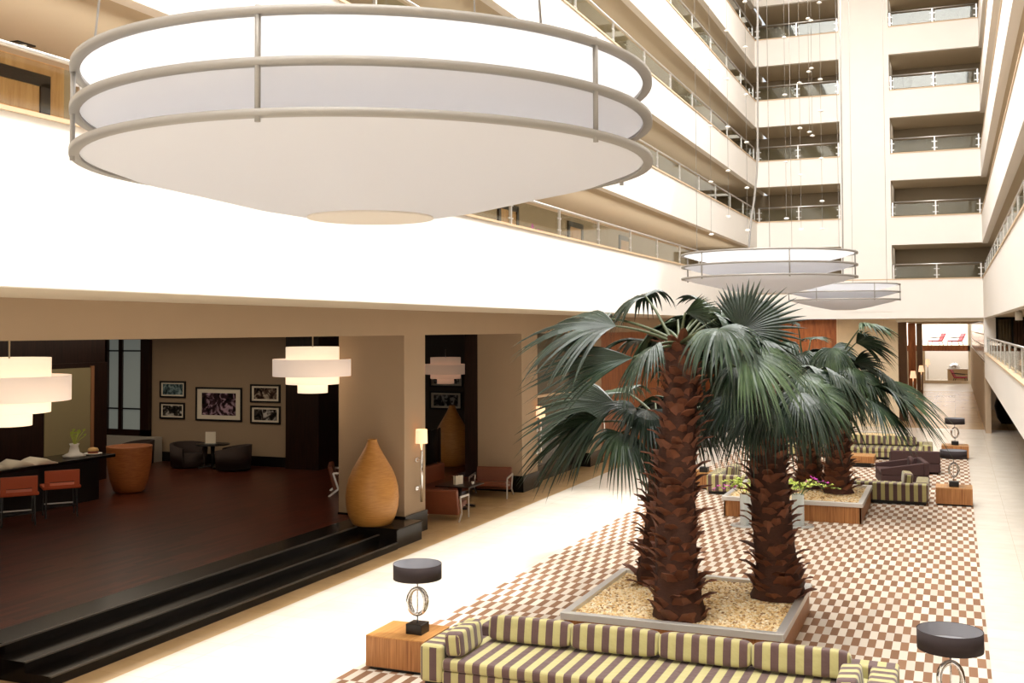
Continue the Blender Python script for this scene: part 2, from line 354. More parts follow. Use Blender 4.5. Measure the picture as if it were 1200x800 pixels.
# ---- left ground storey: fascia beam, piers
struct('wall_left_fascia',MB().box(XP-.5,Y0,4.87,XP,YE,BOT[0]+.001),TAN)
struct('ceiling_lounge',MB().box(-36,2,4.95,XP-.5,46,5.2),SOFFIT)
def pier(ya,yb,xa,name):
    struct(name,MB().box(xa,ya,0,XP,yb,4.87),TAN)
    struct('baseboard_'+name.split('_')[1],MB().box(xa-.01,ya-.03,0,XP+.05,yb+.03,.0+.5),GRANITE)
pier(23.3,24.42,-14.18,'wall_pier')
pier(31.0,32.35,-13.84,'wall_pier')
pier(37.6,39.1,-14.2,'wall_pier')
struct('wall_left_near',MB().box(-36,1.8,0,XP,2,4.95),TAN)
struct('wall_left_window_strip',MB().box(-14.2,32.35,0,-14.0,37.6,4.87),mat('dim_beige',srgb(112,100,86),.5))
wz=thing('window_2','','window',(-12.75,35,0)); del wz['category']; wz['kind']='structure'
MB().box(-.02,-2.6,.5,.02,2.6,4.85).build('pane',SMOKED,wz)
MB().box(-.05,-2.6,.0,.05,2.6,.5).box(-.05,-2.62,.5,.05,-2.5,4.85).box(-.05,2.5,.5,.05,2.62,4.85).build('frame',GRANITE,wz)
MB().box(-.06,-2.5,2.75,.06,2.5,2.83).build('rail',CAP,wz)
struct('wall_left_panelled',MB().box(XP-.6,39.1,0,XP-.4,YE+2.4,4.87),PANELW)
struct('wall_left_jamb',MB().box(-14.28,31.0,0,-13.84,31.6,4.87),DWOOD)
# ---- lounge back walls
struct('wall_lounge_back',MB().box(-36,30.6,.45,-20.47,30.8,4.95),TAN)
struct('baseboard_lounge',MB().box(-36,30.55,.45,-20.47,30.6,.78),BLACK)
struct('wall_lounge_column',MB().box(-20.47,30.3,.45,-19.2,31.6,4.95),DWOOD)
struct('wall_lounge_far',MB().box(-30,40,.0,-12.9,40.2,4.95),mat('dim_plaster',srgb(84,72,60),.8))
struct('wall_lounge_left',MB().box(-36,2,.45,-35.8,31,4.95),TAN)
# ---- end region under the band
struct('wall_end_stone',MB().box(-5.6,YE+2,0,-2.62,YE+2.3,5.46),STONE)
struct('wall_end_wood',MB().box(-13,YE+2,0,-5.6,YE+2.3,5.46),PANELW)
struct('wall_end_lintel',MB().box(-2.62,YE+.25,5.3,1.32,104,5.46),SOFFIT)
# right-hand ground storey
struct('wall_mezzanine',MB().box(XR,2,2.65,XR+.25,YE+.1,3.80),CREAM)
struct('trim_mezzanine_coping',MB().box(XR-.03,2,3.80,XR+.28,YE+.1,3.84),CAP)
struct('floor_mezzanine',MB().box(XR+.25,2,2.66,XR+4.2,YE+4,2.95),TAN)
struct('wall_mezzanine_column',MB().box(XR,YE-.5,3.84,XR+.5,YE+.4,5.44),CREAM)
struct('wall_mezzanine_back',MB().box(XR+3.9,2,2.95,XR+4.0,YE+4,5.48),DWOOD)
struct('wall_mezzanine_end',MB().box(XR+.5,YE-.1,2.95,XR+4.2,YE+.1,5.48),DARK)
struct('wall_right_beyond',MB().box(XR,YE+.1,0,XR+.25,104,3.3),TAN)
struct('wall_right_ground_end',MB().box(XR+.25,72,0,7,72.2,5.4),TAN)
struct('ceiling_right_ground',MB().box(XR+.25,YE,2.8,7,72,3.0),SOFFIT)
struct('wall_right_ground',MB().box(XR+3.8,2,0,XR+4.0,YE,2.66),TAN)

# ------------------------------------------------------------------ glass railings
def railing(name,label,a,b,z,n_gap,group=None,clamps=True,first=0):
    a=Vector(a); b=Vector(b); L=(b-a).length; d=(b-a)/L; rz=math.atan2(d.y,d.x)
    t=thing(name,label,'railing',(a.x,a.y,z),rz,group)
    MB().tube([(0,0,RAIL),(L,0,RAIL)],.032,10).build('handrail',STEEL,t)
    step=L/n_gap if n_gap else L
    n=n_gap
    for k in range(n+1):
        x=k*step; x=min(max(x,.05),L-.05)
        m=MB().box(x-.03,-.03,.0,x+.03,.03,RAIL-.02).box(x-.06,-.05,0,x+.06,.05,.012)
        if clamps:
            for zz in (.16,.46): m.box(x-.13,-.018,zz-.018,x+.13,.018,zz+.018)
        m.build('post',STEEL,t)
        if k<n: MB().box(x+.09,-.006,.05,x+step-.09,.006,RAIL-.1).build('pane',PANE,t)
    return t
ORD=['lowest','second','third','fourth','fifth','sixth']
for i in range(5):
    ya=22.66-3.26*5 if i==0 else 22.66-3.26*2+.4*i
    n=int((YE-.1-ya)/3.26)
    yb=ya+n*3.26
    railing('glass_railing',f'steel and glass railing along the {ORD[i]} balcony of the left wall',(XL-.12,ya,0),(XL-.12,YE-.02,0),TOP[i]+.05,n)
for i in range(1,5):
    railing('glass_railing',f'glass railing left of the end column on the {ORD[i]} end balcony',(XL+.05,YE+.12,0),(-5.14,YE+.12,0),TOP[i]+.05,2)
for i in range(0,5):
    railing('glass_railing',f'glass railing right of the end column on the {ORD[i]} end balcony',(-2.73,YE+.12,0),(XR-.02,YE+.12,0),TOP[i]+.05,2)
railing('glass_railing','steep receding glass railing on the lowest balcony of the right wall',(XR+.12,20,0),(XR+.12,YE-.2,0),TOP[0]+.05,14)
railing('glass_railing','railing with steel posts on the mezzanine parapet at the right edge',(XR+.12,18,0),(XR+.12,YE-1.0,0),3.84,12)

# ------------------------------------------------------------------ chandeliers
LR=2.03
def chandelier_proto():
    t=thing('tiered_chandelier','','chandelier',(0,0,0))
    zs=[0,.285,.57]
    for z in zs:
        MB().ring(LR,.066,.042,(0,0,z),96).build('hoop',RINGM,t)
        prof=[(.0,-.37),(.45,-.37),(.9,-.29),(1.4,-.17),(1.75,-.09),(LR-.03,0)]
        MB().lathe(prof,(0,0,z),80,False,False,True).build('canvas_dish',DISH,t)
    for k in range(6):
        a=ROD0+k*PI/3
        x,y=(LR+.01)*math.cos(a),(LR+.01)*math.sin(a)
        MB().tube([(x,y,-.05),(x,y,.60)],.017,8).build('rod',RINGM,t)
    MB().lathe([(.46,-.382),(.46,-.365)],(0,0,0),40).build('bottom_disc',mat('disc_canvas',srgb(214,206,196),.9),t)
    return t
ROD0=R(-78)
LZ=6.20
ch=chandelier_proto()
ch.location=(-3.96,6.95,LZ); ch['label']='huge white three-tier dish chandelier hanging nearest, across the upper left'
ch2=again(ch,(-4.1,26.3,LZ),R(10),'white tiered dish chandelier above the palms, the middle of the three')
ch3=again(ch,(-3.88,43.1,LZ-.13),R(25),'smallest, farthest white tiered chandelier just right of the middle one')
def cable(parent,pts,r): MB().tube(pts,r,6).build('cable',WIRE,parent)
for k in range(3):
    a=R(90+120*k); cable(ch,[(LR*.98*math.cos(a),LR*.98*math.sin(a),.57),(.3*math.cos(a),.3*math.sin(a),ROOF-LZ)],.008)
def rel(o,x,y,dy=0):
    p=at_y(x,y,o.location.y+dy); return p-Vector(o.location)
cable(ch2,[rel(ch2,888,-180),rel(ch2,888,60),rel(ch2,888,170),rel(ch2,887,205),rel(ch2,884,235),rel(ch2,880,262),rel(ch2,878,290)],.028)
for k in range(3):
    a=R(30+120*k); cable(ch2,[(LR*.98*math.cos(a),LR*.98*math.sin(a),.57),(LR*.98*math.cos(a),LR*.98*math.sin(a),ROOF-LZ)],.006)
cable(ch3,[rel(ch3,984,-60),rel(ch3,985.5,100),rel(ch3,987.5,260),rel(ch3,988,330)],.028)
for k in range(3):
    a=R(60+120*k); cable(ch3,[(LR*.98*math.cos(a),LR*.98*math.sin(a),.57),(LR*.98*math.cos(a),LR*.98*math.sin(a),ROOF-LZ)],.007)
# strands of small white discs above the middle chandelier
STR=[(833.6,[81,147.7,213,274.4],25.6),(853.8,[36,92.7,148.8,200,253.7],25.2),(876,[1.7,55,111,166.6,220,269.5],25.0),(921.6,[43.7,111,190,255.8],25.4),
     (939,[97,150,205,268.5],26.2),(948.6,[21.7,84,154.7],27.2),(952,[24,80,159],27.5),(963.8,[2.8,92.7,130,185.5,235.5,268],27.0)]
names=['leftmost of the strands','second strand from the left','third strand from the left','fourth strand from the left','fifth strand from the left','sixth strand from the left','seventh strand from the left','rightmost of the strands']
for (x,ys,Y),nm in zip(STR,names):
    b=at_y(x,ys[-1],Y); top=ROOF-b.z
    t=thing('disc_strand',f'thin wire of small white discs above the chandeliers, {nm}','hanging ornament',b,0,'disc strands above the palms')
    MB().tube([(0,0,0),(0,0,top)],.004,5).build('wire',WIRE,t)
    for y in ys:
        z=at_y(x,y,Y).z-b.z
        MB().lathe([(.001,-.022),(.04,-.018),(.062,0),(.04,.018),(.001,.022)],(0,0,z),16,False,False).build('disc',WHITE,t)

# ------------------------------------------------------------------ planters, pebbles, palms
def planter(x0,y0,x1,y1,h,label):
    cx,cy=(x0+x1)/2,(y0+y1)/2; w,d=(x1-x0)/2,(y1-y0)/2
    t=thing('palm_planter',label,'planter',(cx,cy,.014),0,'square wood planters on the rug')
    o=.05
    MB().box(-w+o,-d+o,.0,w-o,-d+o+.04,h-.11).box(-w+o,d-o-.04,.0,w-o,d-o,h-.11).box(-w+o,-d+o,.0,-w+o+.04,d-o,h-.11).box(w-o-.04,-d+o,.0,w-o,d-o,h-.11).build('wood_box',TABLEW,t)
    r=.13
    MB().box(-w,-d,h-.11,w,-d+r,h).box(-w,d-r,h-.11,w,d,h).box(-w,-d+r,h-.11,-w+r,d-r,h).box(w-r,-d+r,h-.11,w,d-r,h).build('steel_rim',RIMM,t,bevel=.008)
    MB().box(-w+.07,-d+.07,.0,w-.07,d-.07,.03).build('plinth',BLACK,t)
    return t
PL=[(-5.86,16.3,-2.38,19.75,.50),(-5.8,28.9,-2.21,32.4,.53),(-5.8,45.4,-2.2,48.9,.56)]
planter(*PL[0],'square wood planter with steel rim nearest, behind the striped sofa')
planter(*PL[1],'square wood planter with steel rim beyond the orchid vases, middle of the three')
planter(*PL[2],'wood planter with steel rim farthest away, behind the far striped sofa')
def ico():
    bm=bmesh.new(); bmesh.ops.create_icosphere(bm,subdivisions=1,radius=1); vs=[v.co.copy() for v in bm.verts]; fs=[tuple(v.index for v in f.verts) for f in bm.faces]; bm.free(); return vs,fs
IV,IF=ico()
def pebbles(x0,y0,x1,y1,z,n,label):
    m=MB(); m.box(x0,y0,.05,x1,y1,z-.03)
    for k in range(n):
        px,py=rnd.uniform(x0+.03,x1-.03),rnd.uniform(y0+.03,y1-.03); s=rnd.uniform(.016,.034)
        a=rnd.uniform(0,PI); rot=Euler((rnd.uniform(-.4,.4),rnd.uniform(-.4,.4),a)).to_matrix(); pz=z-.03+rnd.uniform(0,.014)
        m.add([Vector((px,py,pz))+rot@Vector((v.x*s*1.3,v.y*s,v.z*s*.6)) for v in IV],IF,True)
    o=m.build('gravel',PEB); tag(o,label,'gravel',kind='stuff')
def pebble_colour():
    k=NT('pebble_mix'); g=k.new('ShaderNodeNewGeometry'); cr=k.new('ShaderNodeValToRGB'); e=cr.color_ramp.elements
    e[0].color=srgb(150,110,66); e[0].position=0; e[1].color=srgb(246,236,212); e[1].position=1; n=e.new(.25); n.color=srgb(222,186,124); n=e.new(.6); n.color=srgb(240,216,168)
    k.ln(g.outputs['Random Per Island'],cr.inputs[0]); k.ln(cr.outputs[0],k.p.inputs['Base Color']); k.p.inputs['Roughness'].default_value=.5
    return k.m
PEB=pebble_colour()
for (x0,y0,x1,y1,h),n,lb in zip(PL,(6500,2600,700),('cream and tan pebbles around the palm trunks in the nearest planter','pebbles in the planter beyond the orchid vases','pebbles in the farthest planter')):
    pebbles(x0+.12,y0+.12,x1-.12,y1-.12,h-.03,n,lb)

def frond_mesh(base, cen, tip, droop, nseg, spread, seed, roll=0.0, wid=1.0):
    """fan leaf: petiole from base to cen, blades radiating from cen around the direction to tip, hanging under their weight"""
    q=random.Random(seed); d=(tip-cen); L=d.length; d.normalize()
    up=Vector((0,0,1)); s=d.cross(up)
    if s.length<.05: s=Vector((1,0,0))
    s.normalize(); nrm=s.cross(d).normalized()
    s2=s*math.cos(roll)+nrm*math.sin(roll); nn=s2.cross(d).normalized()
    m=MB()
    K=8
    for i in range(nseg):
        u=(i+.5)/nseg*2-1
        a=u*spread
        dirv=(d*math.cos(a)+s2*math.sin(a)).normalized()
        side=(-d*math.sin(a)+s2*math.cos(a)).normalized()
        ln=L*(1-.28*abs(u)**1.6)*q.uniform(.9,1.08)
        wmax=wid*1.9*L*.42*(2*spread/nseg)
        dr=droop*q.uniform(.8,1.35); tw=q.uniform(-.25,.25); lift=.16*abs(u)
        vs=[]
        for k in range(K+1):
            t=k/K
            p=cen+dirv*(ln*t)+nn*(lift*L*t*(1-t))
            sagg=dr*ln*(.35*t*t+1.25*max(0,t-.3)**1.7)
            p=p-up*sagg
            # blades shorten in reach as they hang
            hor=Vector((dirv.x,dirv.y,0)); p-=hor*(ln*.28*dr*t**3)
            w=wmax*(min(1,t/.42) if t<.42 else max(.02,1-((t-.42)/.58)**1.4))*.5
            fold=w*.55
            sd=side*math.cos(tw*t*3)+nn*math.sin(tw*t*3)
            vs += [p-sd*w, p+nn*fold, p+sd*w]
        fs=[]
        for k in range(K):
            b=k*3
            fs += [(b,b+1,b+4,b+3),(b+1,b+2,b+5,b+4)]
        m.add(vs,fs,False)
    pm=MB(); mid=(base+cen)/2+up*(.10*(cen-base).length)
    pts=[base*(1-t)**2+mid*(2*t*(1-t))+cen*(t*t) for t in [j/6 for j in range(7)]]
    pm.tube(pts,.02,6,rs=[.034-.018*j/6 for j in range(7)])
    return m,pm
def palm(label, base, top, rb, rt, fronds, seed, rows=None, extra=0, reach=(1.2,2.2), elev=(-.15,.75), az=(0,2*PI)):
    base=Vector(base); top=Vector(top); q=random.Random(seed); ax=top-base; H=ax.length
    t=thing('fan_palm',label,'palm tree',base,0,'fan palms in the planters')
    # trunk
    n=22; m=MB(); K=26; vs=[]; fs=[]
    for k in range(K+1):
        f=k/K; r=rb+(rt-rb)*f; r*=1+.22*max(0,1-f*7)
        if k==K: r*=.55
        c=ax*f+Vector((.05*math.sin(f*5+seed),.05*math.cos(f*4+seed),0))*(1 if 0<k else 0)
        for i in range(n):
            a=2*PI*i/n; rr=r*.86*(1+q.uniform(-.06,.06)); vs.append(c+Vector((rr*math.cos(a),rr*math.sin(a),0)))
    for k in range(K):
        for i in range(n): fs.append((k*n+i,k*n+(i+1)%n,(k+1)*n+(i+1)%n,(k+1)*n+i))
    fs.append(tuple(K*n+i for i in range(n)))
    m.add(vs,fs,True); m.build('trunk',BARK,t)
    # old leaf bases: overlapping pointed scales up the trunk
    m=MB(); rows=rows or int(H/.165)
    for k in range(rows):
        f=(k+.3)/rows; r=(rb+(rt-rb)*f)*(1+.22*max(0,1-f*7)); nb=8
        c=ax*f+Vector((.05*math.sin(f*5+seed),.05*math.cos(f*4+seed),0))
        for i in range(nb):
            a=2*PI*(i+.5*(k%2))/nb+q.uniform(-.15,.15); w=r*.66*q.uniform(.7,1.3); ln=q.uniform(.19,.36); out=q.uniform(.03,.23); z=q.uniform(-.07,.07)
            o=Vector((math.cos(a),math.sin(a),0)); sd=Vector((-math.sin(a),math.cos(a),0)); up=Vector((0,0,1)); twist=q.uniform(-.5,.5)
            rowsv=[]
            for (tt,ww,oo,zz) in ((0,1,0,0),(.35,.95,.35,.32),(.7,.6,.8,.6),(1,.10,1.25,.66)):
                pc=c+o*(r*.80+out*oo+.03*tt)+up*(z+ln*zz)+sd*(twist*w*tt)
                hw=w*ww*.5; rowsv.append((pc-sd*hw-o*(hw*.45*(1-tt)),pc+o*.012,pc+sd*hw-o*(hw*.45*(1-tt))))
            top_=[p for rw in rowsv for p in rw]; bot=[p-o*.02-up*.02 for p in top_]
            fs=[]
            for j in range(3):
                b=j*3; fs += [(b,b+1,b+4,b+3),(b+1,b+2,b+5,b+4),(b+12,b+15,b+16,b+13),(b+13,b+16,b+17,b+14)]
                fs += [(b,b+3,b+15,b+12),(b+2,b+14,b+17,b+5)]
            fs += [(9,10,22,21),(10,11,23,22)]
            m.add(top_+bot,fs,False)
    tag(m.build('leaf_bases',BOOT,t),kind='stuff')
    crown=ax
    def put(cen,tip,droop,ns,spread,roll,sd):
        b0=crown+Vector((q.uniform(-.1,.1),q.uniform(-.1,.1),q.uniform(-.25,-.02)))
        tip=cen+(tip-cen)*1.15; fm,pm=frond_mesh(b0,cen-base,tip-base,droop,ns+4,spread,sd,roll)
        fo=fm.build('frond',LEAF,t); pm.build('petiole',PETIOLE,fo)
    for j,fr in enumerate(fronds):
        (cx,cy,cY),(tx,ty,tY),droop,ns,spread,roll=fr
        put(at_y(cx,cy,cY),at_y(tx,ty,tY),droop,ns,R(spread),R(roll),seed*100+j)
    for j in range(extra):
        a=az[0]+(az[1]-az[0])*(j+q.uniform(.2,.8))/extra; el=q.uniform(*elev); pl=q.uniform(.7,1.15); 
        d=Vector((math.cos(a)*math.cos(el),math.sin(a)*math.cos(el),math.sin(el)))
        cen=top+d*pl; e2=el-q.uniform(.5,.9)
        d2=Vector((math.cos(a)*math.cos(e2),math.sin(a)*math.cos(e2),math.sin(e2)))
        put(cen,cen+d2*q.uniform(*reach)*.62,q.uniform(.25,.55),26,R(q.uniform(75,105)),R(q.uniform(-35,35)),seed*100+50+j)
    return t
# survey of the fronds that stand out: fan centre (pixel, distance), tip (pixel, distance), droop, blades, half-spread, roll
T1=(-4.08,16.95,.47); 
palm('tallest fan palm with shaggy brown trunk at the front of the nearest planter',T1,(-4.12,17.1,4.86),.40,.29,[
 ((722,382,16.6),(608,380,16.2),.32,28,62,25),
 ((712,373,17.6),(655,372,18.0),.25,22,60,10),
 ((742,419,16.4),(622,434,15.8),.18,24,26,60),
 ((768,405,16.2),(728,432,15.6),.5,22,75,-20),
 ((803,366,17.0),(842,360,16.8),.12,20,38,75),
 ((868,388,16.6),(925,352,16.9),.08,30,95,-70),
 ((842,385,16.1),(872,398,15.4),.55,28,95,-10),
 ((880,398,16.6),(950,412,16.5),.3,26,65,10),
 ((872,412,16.0),(945,448,15.6),.35,28,60,-25),
 ((862,430,16.4),(890,462,15.9),.5,26,80,0),
 ((760,400,17.9),(735,392,18.8),.3,24,80,0),
 ((815,372,18.0),(840,372,18.9),.2,24,80,0),
 ],3,extra=9,az=(R(-10),R(150)))
palm('short leaning fan palm at the back left of the nearest planter',(-4.95,19.05,.47),(-4.98,19.3,3.35),.38,.29,[
 ((722,474,18.5),(612,484,18.1),.25,26,55,45),
 ((706,494,18.3),(612,522,17.8),.3,26,60,-35),
 ((745,478,18.4),(700,470,18.0),.3,24,70,20),
 ((728,507,18.2),(726,540,17.4),.45,30,80,20),
 ((758,480,18.6),(775,505,17.9),.5,24,80,0),
 ((735,460,19.8),(690,452,20.6),.3,24,70,10),
 ((790,470,20),(815,490,20.6),.4,24,80,10),
 ],5,extra=4,az=(R(30),R(130)))
palm('fan palm at the right of the nearest planter with drooping dark fronds',(-2.86,18.75,.47),(-2.95,18.9,3.95),.42,.31,[
 ((862,466,17.9),(836,495,17.3),.45,28,75,15),
 ((885,472,17.6),(872,520,17.0),.42,30,70,-10),
 ((938,460,17.8),(958,490,17.1),.5,30,80,10),
 ((868,448,18.6),(838,456,18.5),.4,26,75,20),
 ((940,440,18.4),(985,458,18.1),.45,28,70,-10),
 ((912,465,17.6),(922,505,16.9),.5,28,75,0),
 ((880,440,19.6),(850,432,20.2),.3,26,75,20),
 ((925,430,19.4),(960,425,20.0),.3,26,75,0),
 ((950,470,18.6),(985,505,18.3),.5,26,70,20),
 ],8,extra=9,az=(R(-60),R(180)))
palm('fan palm at the front right of the middle planter, fronds reaching right',(-3.0,31.0,.5),(-3.05,31.1,3.8),.40,.30,[
 ((1010,382,30.8),(1052,378,30.4),.35,26,70,10),
 ((1003,402,30.4),(1052,396,30.0),.3,26,60,40),
 ((1024,452,30.2),(1106,492,29.6),.25,30,45,20),
 ((1030,450,31.2),(1112,478,31.2),.3,28,50,-20),
 ((1015,466,30.4),(1070,500,29.8),.35,28,60,10),
 ((1000,425,30.4),(1038,420,30.0),.2,24,40,60),
 ((975,408,30.0),(975,432,29.4),.5,24,90,0),
 ((985,450,29.9),(990,485,29.3),.5,26,80,0),
 ((955,455,30),(945,500,29.4),.5,26,80,0),
 ],11,extra=7,az=(R(-80),R(170)))
palm('fan palm behind the others at the left of the middle planter',(-3.9,31.6,.5),(-3.95,31.7,4.0),.38,.30,[
 ((925,400,31),(900,425,30.4),.4,26,80,0),
 ((905,410,31.5),(870,420,31.6),.4,26,70,10),
 ((950,398,32),(965,390,32.6),.3,26,80,0),
 ((935,380,31.6),(918,372,31.4),.3,24,80,0),
 ],13,extra=9)

# ------------------------------------------------------------------ striped sofas
def suv(n,c):
    if abs(n.x)>.75: return (c.y,c.z)
    return (c.x,c.z)
def auv(n,c):
    if abs(n.y)>.75: return (c.x,c.z)
    return (c.y,c.z)
SW=6.25; SD=1.62
def sofa():
    t=thing('striped_sofa','','sofa')
    w=SW/2
    MB().box(-w+.06,.06,0,w-.06,SD-.06,.09).build('plinth',BLACK,t)
    MB().box(-w+.34,.0,.09,w-.34,SD-.28,.27).build('seat_base',STRIPE,t,bevel=.03,uv=suv)
    MB().box(-w+.345,-.02,.27,w-.345,SD-.30,.43).build('seat_cushion',STRIPE,t,bevel=.05,uv=suv,seg=3)
    MB().box(-w,SD-.30,.09,w,SD,.58).build('backrest',STRIPE,t,bevel=.04,uv=suv,seg=3)
    for s in (-1,1):
        MB().box(s*w,.0,.09,s*(w-.34),SD-.28,.60).build('armrest',STRIPE,t,bevel=.05,uv=auv,seg=3)
    return t
NS=sofa(); NS.location=(-3.86,13.62,.014); NS['label']='brown and yellow striped sofa nearest, in front of the first planter'; NS['group']='striped sofas on the rug'
def back_cushion(w=1.27):
    rot=Euler((R(-10),0,0)).to_matrix()
    m=MB().puff(w,.28,.36,(0,0,.18),.26,10,rot)
    return m
bc=back_cushion().build('back_cushion',STRIPE,uv=lambda n,c:(c.x*1.02+.055,c.z))
ORDC=['leftmost','second from left','third from left','rightmost']
def cushions(ox,oy,rz,where,zb=.445):
    for k in range(4):
        lx=-SW/2+.34+.26+.64+1.27*k; ly=SD-.49
        o=bc if (where=='nearest sofa' and k==0) else bc.copy()
        if o is not bc: C.objects.link(o)
        c,s=math.cos(rz),math.sin(rz)
        o.location=(ox+lx*c-ly*s, oy+lx*s+ly*c, zb+.014); o.rotation_euler=(0,0,rz+rnd.uniform(-.03,.03))
        tag(o,f'striped back cushion on the {where}, {ORDC[k]} of its row','cushion','striped back cushions')
cushions(-3.86,13.62,0,'nearest sofa')
def bolster(loc,rz,label):
    m=MB().puff(.26,.8,.34,(0,0,.17),.25,10); o=m.build('arm_cushion',STRIPE,uv=lambda n,c:((c.x if abs(n.y)>.8 else c.y)+.05,c.z)); o.location=loc; o.rotation_euler=(0,R(-6) if rz==0 else R(6),rz); return tag(o,label,'cushion','striped arm cushions')
bolster((-3.86-SW/2+.495,14.08,.455),0,'striped cushion standing against the left arm of the nearest sofa')
bolster((-3.86+SW/2-.495,14.0,.455),R(180),'striped cushion against the right arm of the nearest sofa')
s2=again(NS,(-3.87,34.2,.014),R(180),'striped sofa turned away from view behind the middle planter')
bolster((-1.35,33.7,.455),R(8),'striped cushion poking up over the sofa behind the middle planter')
bolster((-6.4,33.7,.455),R(-8),'striped cushion at the left end of the turned-away sofa')
s3=again(NS,(-3.95,43.35,.014),0,'farthest striped sofa facing the viewer, before the last planter')
cushions(-3.95,43.35,0,'farthest sofa')
# ------------------------------------------------------------------ side tables and lamps
def side_table(loc,label,w=.96,d=.86,h=.5):
    t=thing('side_table',label,'side table',loc,0,'cube wood side tables by the sofas')
    MB().box(-w/2+.05,-d/2+.05,0,w/2-.05,d/2-.05,.05).build('plinth',BLACK,t)
    MB().box(-w/2,-d/2,.05,w/2,d/2,h-.02).build('body',TABLEW,t,bevel=.006)
    MB().box(-w/2,-d/2,h-.02,w/2,d/2,h).build('table_top',TABLETOP,t,bevel=.004)
    return t
def table_lamp(loc,label,rz=0):
    t=thing('table_lamp',label,'table lamp',loc,rz,'black drum table lamps')
    MB().box(-.13,-.13,0,.13,.13,.15).build('base',BLACK,t,bevel=.008)
    MB().tube([(0,0,.15),(0,0,.87)],.011,8).build('stem',CHROME,t)
    m=MB()
    for a,tr in ((R(28),.03),(R(-14),.022)):
        m.tube([(.14*math.cos(u)*math.cos(a),.14*math.cos(u)*math.sin(a),.46+.19*math.sin(u)) for u in [2*PI*i/40 for i in range(40)]],tr,8,closed=True)
    m.build('ring_ornament',CHROME,t)
    MB().lathe([(.355,.80),(.36,.80),(.36,1.02),(.355,1.02)],(0,0,0),56,False,False).build('shade',SHADE,t)
    MB().lathe([(.352,.802),(.352,1.018)],(0,0,0),56,False,False).build('lining',SHADEIN,t)
    MB().lathe([(.001,.86),(.345,.86)],(0,0,0),40,False,False).build('diffuser',SHADEIN,t)
    return t
tb=[((-7.62,14.5,.014),'wood cube side table at the left end of the nearest sofa','drum lamp with crossed steel rings on the table left of the nearest sofa'),
    ((-.10,13.55,.014),'wood side table under the drum lamp at the lower right corner','drum lamp cut off by the lower right corner of the picture'),
    ((-7.5,33.85,.014),'wood side table left of the turned-away sofa','drum lamp half hidden behind the tall palm trunk'),
    ((-.07,33.2,.014),'wood side table at the right, level with the middle planter','drum lamp on the right-hand table level with the middle planter'),
    ((-.03,44.9,.014),'farthest wood side table at the right rug edge','farthest drum lamp at the right edge of the rug')]
for loc,a,b in tb:
    side_table(loc,a); table_lamp((loc[0]+.18 if loc[0]<-7 else loc[0],loc[1]-.05,loc[2]+.5),b)
# ------------------------------------------------------------------ brown armchairs, coffee tables
def brown_chair():
    t=thing('lounge_armchair','','armchair'); w,d=.8,.72
    MB().box(-w,-d,.06,w,d,.36).build('seat_base',BROWNF,t,bevel=.03)
    MB().box(-w+.14,-d+.0,.36,w-.14,d-.16,.46).build('seat_cushion',BROWNF,t,bevel=.04)
    MB().box(-w,d-.16,.36,w,d,.78).build('backrest',BROWNF,t,bevel=.04)
    for s in (-1,1):
        o=MB(); x0,x1=(s*w,s*(w-.15)); o.add([(x0,-d,.36),(x1,-d,.36),(x1,d-.16,.36),(x0,d-.16,.36),(x0,-d,.56),(x1,-d,.56),(x1,d-.16,.76),(x0,d-.16,.76)],[(0,3,2,1),(4,5,6,7),(0,1,5,4),(1,2,6,5),(2,3,7,6),(3,0,4,7)])
        o.build('armrest',BROWNF,t,bevel=.02)
    for sx in (-1,1):
        for sy in (-1,1): MB().box(sx*(w-.1)-.03,sy*(d-.1)-.03,0,sx*(w-.1)+.03,sy*(d-.1)+.03,.06).build('leg',BLACK,t)
    return t
a1=brown_chair(); a1.location=(-1.62,36.9,.014); a1.rotation_euler=(0,0,R(-80)); tag(a1,'dark brown upholstered armchair with a loose cushion, nearer of two on the right',None,'brown armchairs on the rug')
a2=again(a1,(-1.35,40.2,.014),R(185),'dark brown armchair seen from behind, farther of two on the right')
solo(MB().puff(.62,.16,.42,(0,0,.2),.5,8),'throw_cushion',BROWNF,'brown cushion tilted inside the nearer brown armchair','cushion',(-1.35,36.9,.49),R(-80))
def coffee_table(loc,label,w,d,h):
    t=thing('coffee_table',label,'coffee table',loc)
    MB().box(-w/2,-d/2,h-.24,w/2,d/2,h-.02).build('body',TABLEW,t,bevel=.005)
    MB().box(-w/2,-d/2,h-.02,w/2,d/2,h).build('table_top',TABLETOP,t)
    MB().box(-w/2+.12,-d/2+.12,0,w/2-.12,d/2-.12,h-.24).build('plinth',BLACK,t)
coffee_table((-3.45,41.2,.014),'low wood coffee table before the farthest striped sofa',1.5,1.0,.40)
